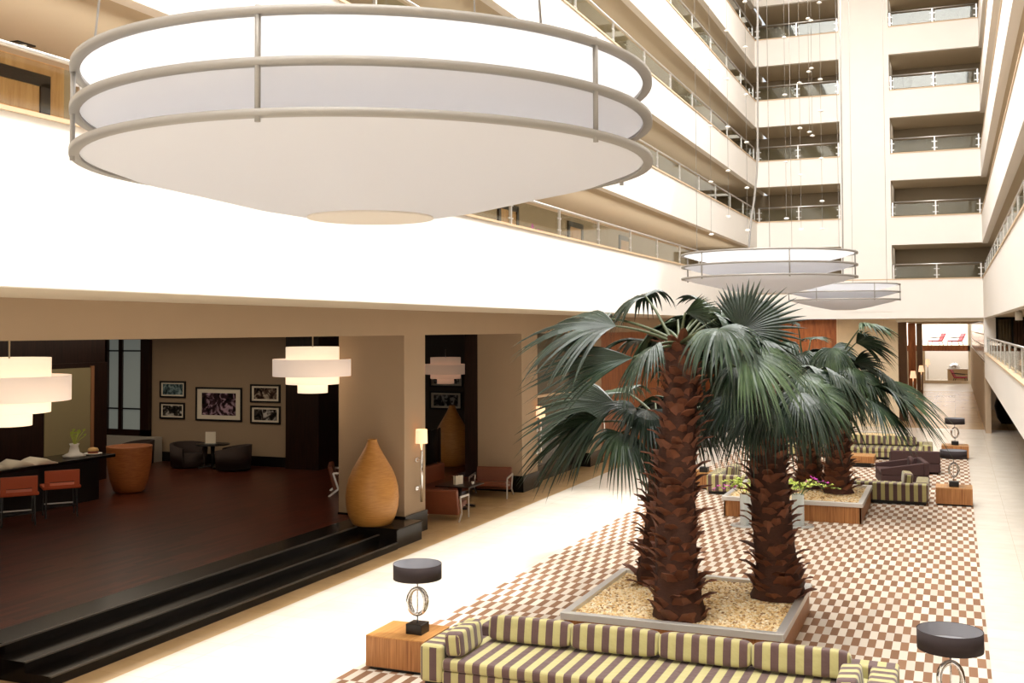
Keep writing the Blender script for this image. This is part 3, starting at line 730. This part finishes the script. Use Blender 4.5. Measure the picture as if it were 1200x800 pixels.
# ------------------------------------------------------------------ orchid vases
def orchid_vase(loc,label,lab2,sd):
    q=random.Random(sd)
    v=thing('glass_vase',label,'vase',loc,0,'tall glass cylinder vases by the middle planter')
    MB().lathe([(.155,.03),(.155,.80),(.147,.80),(.147,.045),(.001,.045)],(0,0,0),36,False,False).build('cylinder',CLEAR,v)
    MB().lathe([(.001,0),(.40,0),(.40,.02),(.16,.03),(.001,.03)],(0,0,0),40,False,False).build('saucer',CLEAR,v)
    f=thing('orchid_bunch',lab2,'flowers',(loc[0],loc[1],loc[2]+.05),0,'orchid bunches in glass vases')
    for k in range(9):
        a=2*PI*k/9+q.uniform(-.2,.2); rr=q.uniform(.6,1.1); up=q.uniform(.05,.32)
        p0=Vector((.06*math.cos(a+2.5),.06*math.sin(a+2.5),.0)); p1=Vector((.1*math.cos(a),.1*math.sin(a),.72)); p2=Vector((.45*rr*math.cos(a),.45*rr*math.sin(a),.84+up)); p3=Vector((rr*math.cos(a),rr*math.sin(a),.78+up*.8))
        pts=[p0,p1*.5+p0*.5,p1,p2,p3]
        s=MB().tube(pts,.008,5).build('stem',STEM,f)
        m=MB()
        for j in range(9):
            u=j/8; c=p1.lerp(p2,min(1,.6+u)) if u<.4 else p2.lerp(p3,(u-.4)/.6)
            c=c+Vector((q.uniform(-.05,.05),q.uniform(-.05,.05),q.uniform(-.03,.05)))
            for e in range(5):
                b=2*PI*e/5+q.uniform(-.3,.3); l=.10*(1-.4*u); o=Vector((math.cos(b),math.sin(b),q.uniform(-.2,.8))).normalized()*l; sdv=Vector((-math.sin(b),math.cos(b),0))*l*.45
                m.add([c,c+o*.6-sdv,c+o+Vector((0,0,.008)),c+o*.6+sdv],[(0,1,2,3)])
        m.build('blossoms',PINK if k%4==1 else LIME,s)
orchid_vase((-4.95,27.75,.014),'tall clear glass vase left of the right-hand palm trunk','lime green and magenta orchids in the vase left of the palm trunk',2)
orchid_vase((-3.72,28.15,.014),'tall clear glass vase right of the right-hand palm trunk','green and magenta orchids in the vase right of the palm trunk',6)

# ------------------------------------------------------------------ lounge front: vase, sconces, leather chairs
VP=[(.02,0),(.43,0),(.46,.02),(.555,.2),(.61,.42),(.625,.64),(.605,.88),(.55,1.1),(.465,1.3),(.36,1.48),(.26,1.65),(.175,1.8),(.125,1.92),(.112,1.97),(.118,2.0),(.085,2.0),(.085,1.9)]
solo(MB().lathe([(r,z*.99) for r,z in VP],(0,0,0),48,True,False),'floor_vase',BAMBOO,'big golden coiled bamboo vase on the black plinth before the first pier','vase',(-12.72,22.4,.455))
solo(MB().lathe([(r,z) for r,z in VP],(0,0,0),40,True,False),'floor_vase',BAMBOO,'bamboo vase standing in for a reflection in the dark between the two piers','vase',(-15.68,33.0,.45))  # second vase added in place of a mirrored one
def sconce(y,label,z=.78,x=XP):
    t=thing('wall_sconce',label,'wall lamp',(x,y,z),0,'long-stemmed wall sconces')
    MB().tube([(.16,0,0),(.16,0,1.5)],.036,12).build('stem',CHROME,t)
    for zz in (.32,1.02):
        a=MB().tube([(0,-.0,zz),(.16,0,zz)],.012,8).lathe([(.05,0),(.05,.001)],(0,0,zz),4,False,False).build('bracket',CHROME,t)
        MB().box(0,-.07,zz-.05,.05,.07,zz+.05).build('wall_plate',CHROME,a,bevel=.01)
    MB().lathe([(.15,1.43),(.142,1.77)],(.16,0,0),32,False,False).build('shade',SCON,t)
    MB().lathe([(.001,1.6),(.05,1.6),(.05,1.66),(.001,1.66)],(.16,0,0),12,False,False).build('bulb',glow_mat('bulb',(1,.8,.55,1),6),t)
sconce(23.9,'long chrome sconce with lit shade on the pier beside the golden vase')
sconce(32.2,'chrome sconce on the second pier partly behind palm fronds')
sconce(38.9,'chrome sconce on the third pier behind the palm fronds')
def leather_chair():
    t=thing('leather_armchair','','armchair')
    MB().add([(-.54,-.42,.34),(.54,-.42,.34),(.54,.30,.26),(-.54,.30,.26),(-.54,-.42,.48),(.54,-.42,.48),(.54,.30,.42),(-.54,.30,.42)],[(0,3,2,1),(4,5,6,7),(0,1,5,4),(1,2,6,5),(2,3,7,6),(3,0,4,7)]).build('seat',LEATHER,t,bevel=.04,seg=3)
    MB().add([(-.54,.20,.18),(.54,.20,.18),(.54,.34,.16),(-.54,.34,.16),(-.54,.36,.84),(.54,.36,.84),(.54,.50,.82),(-.54,.50,.82)],[(0,3,2,1),(4,5,6,7),(0,1,5,4),(1,2,6,5),(2,3,7,6),(3,0,4,7)]).build('backrest',LEATHER,t,bevel=.04,seg=3)
    for s in (-1,1):
        x=s*.58
        m=MB(); pts=[(x,-.44,0),(x,-.42,.60),(x,.34,.64),(x,.20,.20),(x,.46,0)]
        for a,b in zip(pts[:-1],pts[1:]): m.bar(a,b,.028,.05)
        m.build('frame',STEEL,t)
        MB().bar((x,-.1,.36),(s*.52,-.1,.36),.03,.03).build('bracket',STEEL,t)
    return t
lc=leather_chair(); lc.location=(-12.6,25.95,0); lc.rotation_euler=(0,0,R(188)); tag(lc,'cognac leather armchair with steel arms nearest, beside the first pier',None,'cognac leather armchairs')
again(lc,(-12.95,30.0,0),R(10),'cognac leather armchair with steel arms against the second pier')
again(lc,(-15.8,26.35,.45),R(120),'leather armchair in the dark mostly hidden behind the golden vase')
def ped_table(loc,label,r,h,m1,square=False):
    t=thing('pedestal_table',label,'table',loc)
    if square: MB().box(-r,-r,h-.035,r,r,h).build('table_top',m1,t,bevel=.008)
    else: MB().lathe([(.001,h-.035),(r,h-.035),(r,h),(.001,h)],(0,0,0),36,False,False).build('table_top',m1,t)
    MB().lathe([(.05,.06),(.045,.3),(.08,h-.035)],(0,0,0),20).build('column',m1,t)
    m=MB()
    for k in range(4):
        a=PI/4+k*PI/2; m.bar((0,0,.10),(r*.85*math.cos(a),r*.85*math.sin(a),.03),.12,.05)
    m.build('foot',m1,t)
ped_table((-12.95,27.75,0),'dark wood pedestal table between the two leather armchairs',.52,.66,DWOOD,True)
mc=MB()
for k in range(3):
    mc.box(-.14+.1*k,-.01,0,-.05+.1*k,.01,.24).box(-.14+.1*k,-.01,0,-.13+.1*k,.09,.24)
solo(mc,'menu_cards',PAPER,'upright white folded menu cards on the dark pedestal table','menu',(-12.95,27.7,.66),R(70))
cp=thing('coffee_cup','small white cup beside the menu cards','cup',(-12.6,27.85,.66)); MB().lathe([(.025,0),(.03,.01),(.045,.07),(.04,.07),(.027,.015),(.001,.015)],(0,0,0),18,True,False).build('bowl',WHITE,cp); MB().tube([(.04,0,.06),(.065,0,.05),(.06,0,.025),(.035,0,.02)],.006,6).build('handle',WHITE,cp)
# low partition behind the chairs
gp=thing('glass_screen','smoked glass screen above the leather bench between the piers','screen',(-14.75,27.7,0))
MB().box(-.02,-2.2,.95,.02,2.45,1.95).build('pane',SMOKED,gp)
for y in (-2.2,2.45): MB().box(-.03,y-.03,0,.03,y+.03,1.98).build('post',DWOOD,gp)
bn=thing('leather_bench','brown leather bench along the glass screen behind the armchairs','bench',(-14.3,27.7,0))
MB().box(-.35,-2.9,.08,.35,2.3,.42).build('seat',LEATHER,bn,bevel=.04); MB().box(-.35,-2.9,.42,-.2,2.3,.95).build('backrest',LEATHER,bn,bevel=.04); MB().box(-.3,-2.8,0,.3,2.2,.08).build('plinth',BLACK,bn)

# ------------------------------------------------------------------ lounge
def pendant(W_,M_):
  PD=thing('tiered_pendant','','pendant lamp')
  TI=[(.66,.50,.86,W_),(.98,.14,.56,M_),(.66,-.06,.14,W_),(.37,-.28,-.06,W_)]
  for r,z0,z1,mm in TI:
      MB().lathe([(r,z0),(r,z1),(r-.015,z1),(r-.015,z0),(r,z0)],(0,0,.28),48,False,False).build('drum_shade',mm,PD)
  MB().lathe([(.001,0),(.36,0),(.36,.01),(.001,.01)],(0,0,.0),36,False,False).build('diffuser',W_,PD)
  for z,r in ((.44,.96),(.80,.65)):
      m=MB()
      for k in range(3): a=k*2*PI/3; m.tube([(0,0,z+.24),(r*math.cos(a),r*math.sin(a),z+.24)],.012,6)
      m.build('spider',STEEL,PD)
  MB().tube([(0,0,.6),(0,0,1.5)],.015,8).build('drop_rod',STEEL,PD)
  return PD
PD=pendant(GLOWW,GLOWM)
PD.location=(-14.75,13.68,3.42); tag(PD,'lit cream four-tier drum pendant cut by the left edge of the picture',None,'tiered drum pendants')
again(PD,(-14.78,23.05,3.45),0,'lit cream four-tier drum pendant left of the first pier')
pd3=pendant(GLOWD,GLOWD); pd3.location=(-16.4,34.0,3.13); pd3.scale=(.8,.8,.8); tag(pd3,'dim tiered drum pendant standing in for a reflection between the piers',None,'tiered drum pendants')  # extra pendant added in place of a mirrored one
for (x,y,z) in ((-14.75,13.68,3.3),(-14.78,23.05,3.3)):
    l=bpy.data.lights.new('pendant_light','POINT'); l.energy=18; l.color=(1,.75,.5); l.shadow_soft_size=.3; o=bpy.data.objects.new('pendant_light',l); C.objects.link(o); o.location=(x,y,z-.25)
# bar counter
ct=thing('bar_counter','long black bar counter with a stone top at the left','bar counter',(-21.9,20.3,.45))
MB().box(-.6,-9,0,.35,2.75,1.12).build('body',BLACK,ct)
MB().box(-.7,-9.1,1.12,.6,3.1,1.2).build('worktop',GRANITE,ct,bevel=.01)
def stool():
    t=thing('bar_chair','','bar chair')
    MB().box(-.44,-.34,.70,.44,.34,.78).build('seat',ORANGE,t,bevel=.03)
    m=MB().box(-.40,.30,.88,.40,.35,1.16).box(-.40,.30,.76,-.28,.35,.88).box(.28,.30,.76,.40,.35,.88).box(-.28,.31,.76,.28,.345,.80); m.build('backrest',ORANGE,t,bevel=.008)
    for sx in (-1,1):
        for sy in (-1,1): MB().bar((sx*.34,sy*.26,.70),(sx*.36,sy*.28,0),.035,.035).build('leg',BLACK,t)
    MB().bar((-.35,.27,.28),(.35,.27,.28),.02,.03).build('footrest',BLACK,t); MB().bar((-.35,-.27,.28),(.35,-.27,.28),.02,.03).build('footrest',STEEL,t)
    return t
b1=stool(); b1.location=(-20.55,19.35,.45); b1.rotation_euler=(0,0,R(-128)); tag(b1,'orange leather bar chair at the left edge of the picture',None,'orange bar chairs')
again(b1,(-20.5,20.62,.45),R(-128),'orange leather bar chair second from the left edge, beside the pot')
pv=thing('bud_vase','white wide-based vase with green sprigs on the bar','vase',(-21.75,22.35,1.65))
MB().lathe([(.001,0),(.26,.0),(.30,.05),(.14,.13),(.10,.3),(.13,.36),(.11,.36),(.08,.3)],(0,0,0),28,False,False).build('body',WHITE,pv)
m=MB()
for k in range(14):
    a=rnd.uniform(0,6.28); q=rnd.uniform(.08,.28); tip=Vector((q*math.cos(a),q*math.sin(a),.36+rnd.uniform(.15,.32))); m.tube([(0,0,.3),tip*.6+Vector((0,0,.15)),tip],.008,5)
    m.add([tip,tip+Vector((.05,.02,.03)),tip+Vector((.07,0,.08)),tip+Vector((.0,-.04,.05))],[(0,1,2,3)])
m.build('sprigs',LIME,pv)
pt=thing('serving_plate','white plate with a sandwich at the end of the bar','plate',(-21.7,22.98,1.65)); MB().lathe([(.001,0),(.14,.0),(.24,.04),(.23,.05),(.13,.015),(.001,.015)],(0,0,0),30,False,False).build('dish',WHITE,pt)
sw=thing('sandwich','bun sandwich on the white plate','food',(-21.7,22.98,1.668)); MB().lathe([(.001,0),(.12,.0),(.13,.04),(.001,.045)],(0,0,0),20,False,False).build('bottom_bun',mat('bun',srgb(214,160,90),.6),sw); MB().lathe([(.001,.045),(.145,.045),(.14,.075),(.001,.08)],(0,0,0),20,False,False).build('filling',mat('filling',srgb(120,40,34),.6),sw); MB().lathe([(.13,.08),(.15,.1),(.12,.16),(.001,.19)],(0,0,0),20,True,False).build('top_bun',mat('bun_top',srgb(220,176,110),.5),sw)
nw=MB()
for k in range(13):
    for s in (-1,1): pass
vs=[];fs=[]
for i in range(9):
    u=i/8*2-1
    for j in range(2): vs.append((u*.62,(j-.5)*.8,.02+.13*math.exp(-((abs(u)-.45)/.3)**2)))
for i in range(8): fs.append((i*2,i*2+2,i*2+3,i*2+1))
n0=len(vs); vs += [(x,y,0) for x,y,z in vs]
for i in range(8): fs += [(n0+i*2,n0+i*2+1,n0+i*2+3,n0+i*2+2),(i*2,n0+i*2,n0+i*2+2,i*2+2),(i*2+1,i*2+3,n0+i*2+3,n0+i*2+1)]
fs += [(0,1,n0+1,n0),(16,n0+16,n0+17,17)]
solo(MB().add(vs,fs,True),'open_book',PAPER,'large open cream book lying on the bar counter','book',(-21.7,20.7,1.652),R(75))
solo(MB().add([(x*.7,y*.7,z*.7) for x,y,z in vs],fs,True),'magazine',PAPER,'smaller cream magazine on the bar at the left edge of the picture','magazine',(-21.75,19.6,1.652),R(80))
solo(MB().lathe([(.34,0),(.42,.05),(.52,.35),(.60,.8),(.62,1.25),(.63,1.30),(.57,1.30),(.55,1.1),(.001,1.1)],(0,0,0),44,True,False),'rattan_pot',POTM,'orange woven drum pot standing at the end of the bar','pot',(-21.72,24.4,.45))
# dark cabinet behind the bar with frosted panel
cb=thing('back_bar_cabinet','tall dark wood back bar cabinet with a frosted glass panel','cabinet',(-24.6,22.5,.45))
MB().box(-.5,-9,0,.3,3.8,3.6).box(-.5,-9,3.6,.2,3.8,4.49).build('carcass',DWOOD,cb)
MB().box(.3,1.3,.75,.33,3.08,3.45).build('glass_panel',mat('frosted_panel',srgb(150,138,104),.4),cb)
MB().box(.3,3.08,.7,.36,3.2,3.5).build('panel_frame',mat('frame_wood',srgb(150,104,70),.5),cb)
# window
wn=thing('lounge_window','tall dark framed window in the left corner of the lounge','window',(-27.25,30.55,1.3))
w=1.0
MB().box(-w,-.12,0,-w+.14,.04,3.4).box(w-.38,-.12,0,w,.04,3.4).box(-w,-.12,0,w,.04,.22).box(-w+.62,-.1,0.2,-w+.78,.04,3.4).build('frame',DWOOD,wn)
MB().box(-w+.14,-.02,.22,w-.38,.0,3.4).build('pane',mat('window_glow',srgb(150,158,150),.2,emit=(.62,.68,.62,1),estr=.12),wn)
for z in (.95,3.0): MB().box(-w+.14,-.08,z-.025,w-.38,-.02,z+.025).build('glazing_bar',BLACK,wn)
tag(wn,kind='structure')
solo(MB().box(-1.5,-.42,0,1.2,.0,.85),'window_ledge',mat('ledge',srgb(190,184,172),.6),'pale ledge below the lounge window','ledge',(-26.9,30.5,.45))
# pictures
def picture(x0,z0,x1,z1,label,pm,matw,y=30.6,fm=BLACK):
    cx=(x0+x1)/2; w,h=(x1-x0)/2,(z1-z0)/2
    t=thing('framed_picture',label,'picture',(cx,y,z0),0,'framed photographs on the lounge wall'); f=.055
    MB().box(-w,-.05,0,w,0,f).box(-w,-.05,2*h-f,w,0,2*h).box(-w,-.05,f,-w+f,0,2*h-f).box(w-f,-.05,f,w,0,2*h-f).build('frame',fm,t)
    MB().box(-w+f,-.02,f,w-f,-.01,2*h-f).build('mount',PAPER,t)
    MB().box(-w+f+matw,-.024,f+matw*.7,w-f-matw,-.018,2*h-f-matw*.7).build('print',pm,t)
bw=[srgb(12,12,12),srgb(70,66,62),srgb(205,200,192)]
picture(-25.88,2.67,-24.77,3.25,'small framed picture top left, bluish grey print',picture_mat('print_blue',srgb(50,66,72),srgb(100,124,128),srgb(160,180,180),7,1),.07)
picture(-25.88,1.93,-24.80,2.50,'small framed black and white picture at lower left of the group',picture_mat('print_bw1',*bw,5,3),.07)
picture(-24.33,1.91,-22.41,3.06,'largest framed picture in the middle of the lounge wall',picture_mat('print_plum',srgb(14,10,12),srgb(70,50,58),srgb(190,160,176),4,5),.20)
picture(-22.07,2.58,-20.87,3.19,'small framed picture upper right of the big one',picture_mat('print_bw2',srgb(20,14,12),srgb(84,66,56),srgb(190,176,156),4,8),.09)
picture(-22.06,1.87,-20.86,2.47,'small framed picture lower right of the big one',picture_mat('print_bw3',*bw,4,11),.09)
picture(-22.6,2.4,-21.2,3.2,'small framed picture beyond the dark column',picture_mat('print_bw4',*bw,4,14),.09,y=40)
picture(-20.0,2.66,-18.5,3.4,'upper framed picture in the dark gap between piers',picture_mat('print_bw5',*bw,4,17),.12,y=40)
picture(-20.0,1.75,-18.55,2.48,'lower framed picture in the dark gap between piers',picture_mat('print_bw6',*bw,4,19),.12,y=40)
# tub chairs
def tub():
    t=thing('tub_chair','','tub chair')
    vs=[];fs=[];n=24
    for i in range(n+1):
        a=R(-50)+R(280)*i/n; hh=.82-.22*(1-math.cos(min(1,abs(a-R(90))/R(140))*PI/2*1.0))*0-.16*(abs(a-R(90))/R(140))**2
        for r,z in ((.58,.05),(.62,hh),(.50,hh),(.48,.4)): vs.append((r*math.cos(a),r*math.sin(a),z))
    for i in range(n):
        for j in range(4): b=i*4; k=(j+1)%4; fs.append((b+j,b+k,b+4+k,b+4+j))
    fs += [(0,1,2,3),(n*4+3,n*4+2,n*4+1,n*4)]
    MB().add([(-v[0],-v[1]*-1,v[2]) for v in vs],fs,True).build('shell',GREYF,t)
    MB().lathe([(.02,.05),(.50,.05),(.51,.38),(.45,.44),(.001,.45)],(0,0,0),32,True,False).build('seat',GREYF,t)
    return t
tc=tub(); tc.location=(-23.75,29.5,.45); tc.rotation_euler=(0,0,R(60)); tag(tc,'dark grey tub chair left of the small round lounge table',None,'tub chairs in the lounge')
again(tc,(-21.9,29.4,.45),R(-70),'dark grey tub chair right of the small round lounge table')
again(tc,(-25.9,29.4,.45),R(-40),'dark tub chair beneath the lounge window behind the pot')
ped_table((-22.85,29.6,.45),'small round dark table between the two tub chairs',.55,.80,BLACK)
tcard=thing('table_card','small pale card in a stand on the round lounge table','table card',(-22.9,29.55,1.25),R(20)); MB().box(-.17,-.02,.02,.17,.0,.40).build('card',PAPER,tcard); MB().box(-.17,-.06,0,.17,.05,.02).build('stand',CLEAR,tcard)
# ------------------------------------------------------------------ first balcony on the left: door panels and the potted orchid behind the glass
for k in range(6):
    y=11.3+6.2*k
    d=thing('corridor_door','','door',(XP,y,5.78)); d['label']=f'wood room door behind the lowest left balcony, {["nearest","second","third","fourth","fifth","sixth"][k]} along'; d['kind']='structure'
    MB().box(0,-.8,0,.06,-.62,2.85).box(0,.62,0,.06,.8,2.85).box(0,-.8,2.8,.06,.8,2.98).build('frame',DWOOD,d); MB().box(0,-.62,0,.03,.62,2.8).build('leaf',LIGHTW,d); MB().tube([(.05,.45,1.0),(.05,.3,1.0)],.012,6).build('handle',STEEL,d)
    d.name='door_%d'%(k+1)
struct('trim_wood_panel',MB().box(XP,2,5.78,XP+.02,12.4,8.95),LIGHTW)
oc=thing('potted_orchid','pink orchid behind the railing glass of the lowest left balcony','plant',(-10.1,26.3,6.75)); 
MB().lathe([(.001,0),(.1,.0),(.14,.22),(.12,.22),(.1,.05)],(0,0,0),20,False,False).build('pot',WHITE,oc)
m=MB()
for k in range(12):
    c=Vector((rnd.uniform(-.15,.15),rnd.uniform(-.2,.2),rnd.uniform(.55,.95)))
    for e in range(5):
        b=2*PI*e/5; o=Vector((.3,math.cos(b),math.sin(b)))*.09; sdv=Vector((0,-math.sin(b),math.cos(b)))*.04
        m.add([c,c+o*.6-sdv,c+o,c+o*.6+sdv],[(0,1,2,3)])
m.build('blossoms',PINK,oc); MB().tube([(0,0,.1),(.02,.05,.5),(0,.1,.9)],.01,6).build('stem',STEM,oc)
solo(MB().box(-.25,-.6,0,.25,.6,.95),'console_table',DWOOD,'dark console behind the railing holding the pink orchid','console',(-10.1,26.3,5.79))
# ceiling fixtures under the left balconies
def spot(x,y,z,label):
    t=thing('ceiling_spotlight',label,'spotlight',(x,y,z),0,'ceiling spotlights under the balconies')
    MB().box(-.07,-.16,-.02,.07,.16,0).build('plate',BLACK,t); MB().lathe([(.04,-.06),(.05,-.02)],(0,0,0),14).build('lens',WHITE,t)
for x,y,i,l in ((27,51,1,'square black ceiling spotlight at the upper left corner'),(830,15,3,'small spotlight under the third left balcony'),(838,82,2,'black spotlight near the far end of the third left ceiling'),(822,98,2,'small spotlight under the second left balcony'),(825,181,1,'small spotlight under the lowest left ceiling')):
    d=ray(x,y); tt=(BOT[i]-5)/d.z; p=EYE+d*tt
    if p.x<XL-.3: spot(p.x,p.y,BOT[i],l)
# ------------------------------------------------------------------ far hall
for k,(x0,x1,Y,mm) in enumerate(((1050,1062,62,BRICKY),(1064,1072.5,74,PANELW),(1074,1080.5,86,BRICKY))):
    a=at_y(x0,400,Y); b=at_y(x1,400,Y); struct('wall_hall_pillar',MB().box(a.x,Y,0,b.x,Y+1.2,5.3),mm)
    if k>-1:
        pass
struct('wall_hall_left',MB().box(-4.2,YE+2.3,0,-4.0,104,5.3),STONE)
YF=104.5
struct('wall_far_band',MB().box(-4,YF,2.9,1.32,YF+.3,3.4),PANELW)
struct('floor_far_upper',MB().box(-4,YF+.3,2.9,1.32,YF+9,3.3),TAN)
struct('wall_far_jamb',MB().box(-4,YF,0,-2.45,YF+.3,2.9).box(1.15,YF,0,1.4,YF+.3,5.3).box(-2.45,YF,0,1.15,YF+.3,.25),STONE)
struct('wall_far_back',MB().box(-6,YF+9,0,5,YF+9.2,9),CREAM)
struct('wall_far_side',MB().box(1.4,YF+.3,0,1.6,YF+9,9).box(-4.2,YF+.3,0,-4,YF+9,9),CREAM)
struct('ceiling_far',MB().box(-4.2,YF,6.6,1.6,YF+9,6.8),CREAM)
for k,(x,y,Y) in enumerate(((1070,440,70),(1079.5,433,80),(1087,425,92))):
    p=at_y(x,y,Y)
    t=thing('hall_sconce',['lit sconce on the nearest hall pillar','lit sconce on the second hall pillar','lit sconce on the farthest hall pillar'][k],'wall lamp',(p.x,p.y,p.z-1.4),0,'lit sconces in the far hall')
    MB().lathe([(.19,1.25),(.13,1.68)],(0,0,0),20,False,False).build('shade',SCON,t); MB().tube([(0,0,0),(0,0,1.3)],.03,8).build('stem',CHROME,t); MB().bar((0,0,.9),(0,.5,.9),.04,.04).build('bracket',CHROME,t)
def red_chair(loc,rz,label):
    t=thing('red_chair',label,'chair',loc,rz,'red chairs in the far rooms')
    MB().box(-.5,-.5,.42,.5,.5,.56).build('seat',RED,t,bevel=.04)
    MB().add([(-.5,.42,.5),(.5,.42,.5),(.5,.52,.5),(-.5,.52,.5),(-.5,.75,1.2),(.5,.75,1.2),(.5,.85,1.18),(-.5,.85,1.18)],[(0,3,2,1),(4,5,6,7),(0,1,5,4),(1,2,6,5),(2,3,7,6),(3,0,4,7)]).build('backrest',RED,t,bevel=.03)
    for sx in (-1,1):
        m=MB(); m.bar((sx*.48,-.45,.45),(sx*.48,-.5,0),.05,.05); m.build('leg',BLACK,t); MB().bar((sx*.48,.45,.45),(sx*.48,.6,0),.05,.05).build('leg',BLACK,t)
        MB().bar((sx*.52,-.5,.75),(sx*.52,.65,.85),.06,.05).build('armrest',BLACK,t)
p=at_y(1119,402,YF+1.2); red_chair((p.x,p.y,3.3),R(-70),'red chair right of centre in the far upper room')
p=at_y(1096,402,YF+1.8); red_chair((p.x,p.y,3.3),R(-70),'red chair left of centre in the far upper room')
p=at_y(1127,440,YF+1.2); red_chair((p.x-.1,p.y,.02),R(80),'red chair in the lower far doorway')
p=at_y(1124,430,YF+3)
fc=thing('buffet_counter','pale buffet counter inside the lower far doorway','counter',(p.x,p.y,.02)); MB().box(-1.0,-.5,0,.75,.5,1.15).build('body',mat('buffet_body',srgb(206,180,140),.6),fc); MB().box(-1.05,-.55,1.15,.8,.55,1.22).build('worktop',WHITE,fc)
dm=thing('chafing_dome','shiny steel domed dish on the far buffet counter','serving dish',(p.x-.4,p.y,1.24)); MB().lathe([(.5,0),(.5,.12),(.42,.34),(.2,.5),(.001,.55)],(0,0,0),24,True,False).build('dome',CHROME,dm); MB().tube([(-.06,0,.54),(0,0,.62),(.06,0,.54)],.02,6).build('handle',CHROME,dm)
struct('wall_far_dark',MB().box(-9,146,0,9,146.2,5),DWOOD)
struct('wall_far_lower',MB().box(-6,YF+.3,0,-5.8,146,2.9).box(3.8,YF+.3,0,4.0,146,2.9),CREAM)
struct('ceiling_far_lower',MB().box(-6,YF+9,2.9,4,146,3.1),CREAM)
# side glazing of the upper passage beyond the mezzanine
gz=thing('passage_glazing','brown glazed side wall with pale rails beyond the mezzanine column','glazing',(XR+.1,YE+.5,3.3))
MB().box(0,0,0,.03,46,2.0).build('pane',mat('brown_glass',srgb(120,92,70),.2),gz)
for z in (.05,.75,1.35): MB().box(-.04,0,z-.03,.02,46,z+.03).build('rail',WHITE,gz)
# mezzanine interior: white ceiling lamp, curtains
cl=thing('ceiling_lamp','white cylinder ceiling lamp in the dark mezzanine at the right edge','ceiling lamp',at_y(1194,371,34.0)); cl.location.z=5.2
MB().lathe([(.10,-.26),(.10,.0)],(0,0,.26),20).build('drum',WHITE,cl); MB().lathe([(.03,0),(.03,.05)],(0,0,.25),8).build('ceiling_mount',STEEL,cl)
cmats=[mat('curtain_olive',srgb(104,92,70),.9),mat('curtain_brown',srgb(92,66,50),.9)]
for k in range(5):
    vs=[];fs=[]
    for i in range(15):
        for z in (0,2.42): vs.append((i*.04,.05*math.sin(i*1.9),z))
    for i in range(14): fs.append((2*i,2*i+2,2*i+3,2*i+1))
    cu=MB().add(vs,fs,True).build('curtain',cmats[k%2]); cu.location=(XR+.62+.66*k,YE-.3,2.96); s_=cu.modifiers.new('thick','SOLIDIFY'); s_.thickness=.02
    tag(cu,['olive curtain at the far end of the dark mezzanine, next to the pale column','brown curtain at the far end of the mezzanine, second from the column','olive curtain in the middle at the far end of the mezzanine','brown curtain at the far end of the mezzanine, fourth from the column','olive curtain farthest right at the far end of the mezzanine'][k],'curtain','mezzanine curtains')
MEZ=((XR+2,38,5.38),1.2,30,130,(1,.86,.66))  # unseen strip added to lift the dark mezzanine
# dark plant urn below the mezzanine
ur=thing('dark_urn','dark rounded urn in the shadow under the mezzanine','urn',(2.5,62.0,0)); MB().lathe([(.3,0),(.5,.3),(.62,.9),(.5,1.4),(.35,1.5)],(0,0,0),24).build('body',BLACK,ur)

# ------------------------------------------------------------------ light
W=bpy.data.worlds.new('world'); bpy.context.scene.world=W; W.use_nodes=True
W.node_tree.nodes['Background'].inputs[0].default_value=(.9,.95,1,1); W.node_tree.nodes['Background'].inputs[1].default_value=1.0
def area(name,loc,sx,sy,power,col,rot=(0,0,0)):
    l=bpy.data.lights.new(name,'AREA'); l.shape='RECTANGLE'; l.size=sx; l.size_y=sy; l.energy=power; l.color=col
    o=bpy.data.objects.new(name,l); C.objects.link(o); o.location=loc; o.rotation_euler=rot; return o
area('skylight',((XL+XR)/2,22,ROOF-.05),10.4,49,15500,(1,.98,.95))
sun=bpy.data.lights.new('sun','SUN'); sun.energy=4.3; sun.angle=R(3.0); sun.color=(1,.97,.92)
so=bpy.data.objects.new('sun',sun); C.objects.link(so)
sd=Vector((-.374,-.60,-1)).normalized(); so.rotation_euler=sd.to_track_quat('-Z','Y').to_euler()
for i in range(0,5):
    area('end_corridor_fill',(-4,YE+2,BOT[i+1]-.03),10,1.0,50,(1,.9,.76))  # unseen panels added to brighten the end corridors
    area('right_corridor_fill',(XR+2.4,30,BOT[i+1]-.03),1.0,48,140,(1,.9,.76))  # unseen strips added to brighten the right corridors
area('lounge_fill',(-24,24,4.9),9,9,230,(1,.84,.64))  # unseen warm panel added to brighten the lounge
area('mezzanine_fill',*MEZ)  # added fill, no visible fixture
area('wood_wall_light',(-8.3,YE+1.0,5.3),5,.6,60,(1,.76,.5))
area('far_room_daylight',(-1.2,YF+4.5,6.5),4,8,900,(1,.98,.95))
area('hall_light',(-1,80,5.25),2.2,40,260,(1,.86,.68))
area('far_lower_light',(-.8,YF+20,2.85),5,36,900,(1,.95,.88))
for i in range(0,4):
    area('corridor_fill',(XL-.55,28,BOT[i+1]-.85),.4,52,[560,300,240,200][i],(1,.93,.82),(0,R(88),0))  # unseen strips added to brighten the left corridor walls and soffits
v=bpy.context.scene.view_settings; v.view_transform='Standard'; v.look='None'; v.gamma=1; v.use_curve_mapping=False; v.exposure=0
cy=bpy.context.scene.cycles; cy.max_bounces=12; cy.diffuse_bounces=6; cy.transparent_max_bounces=24; cy.sample_clamp_indirect=8
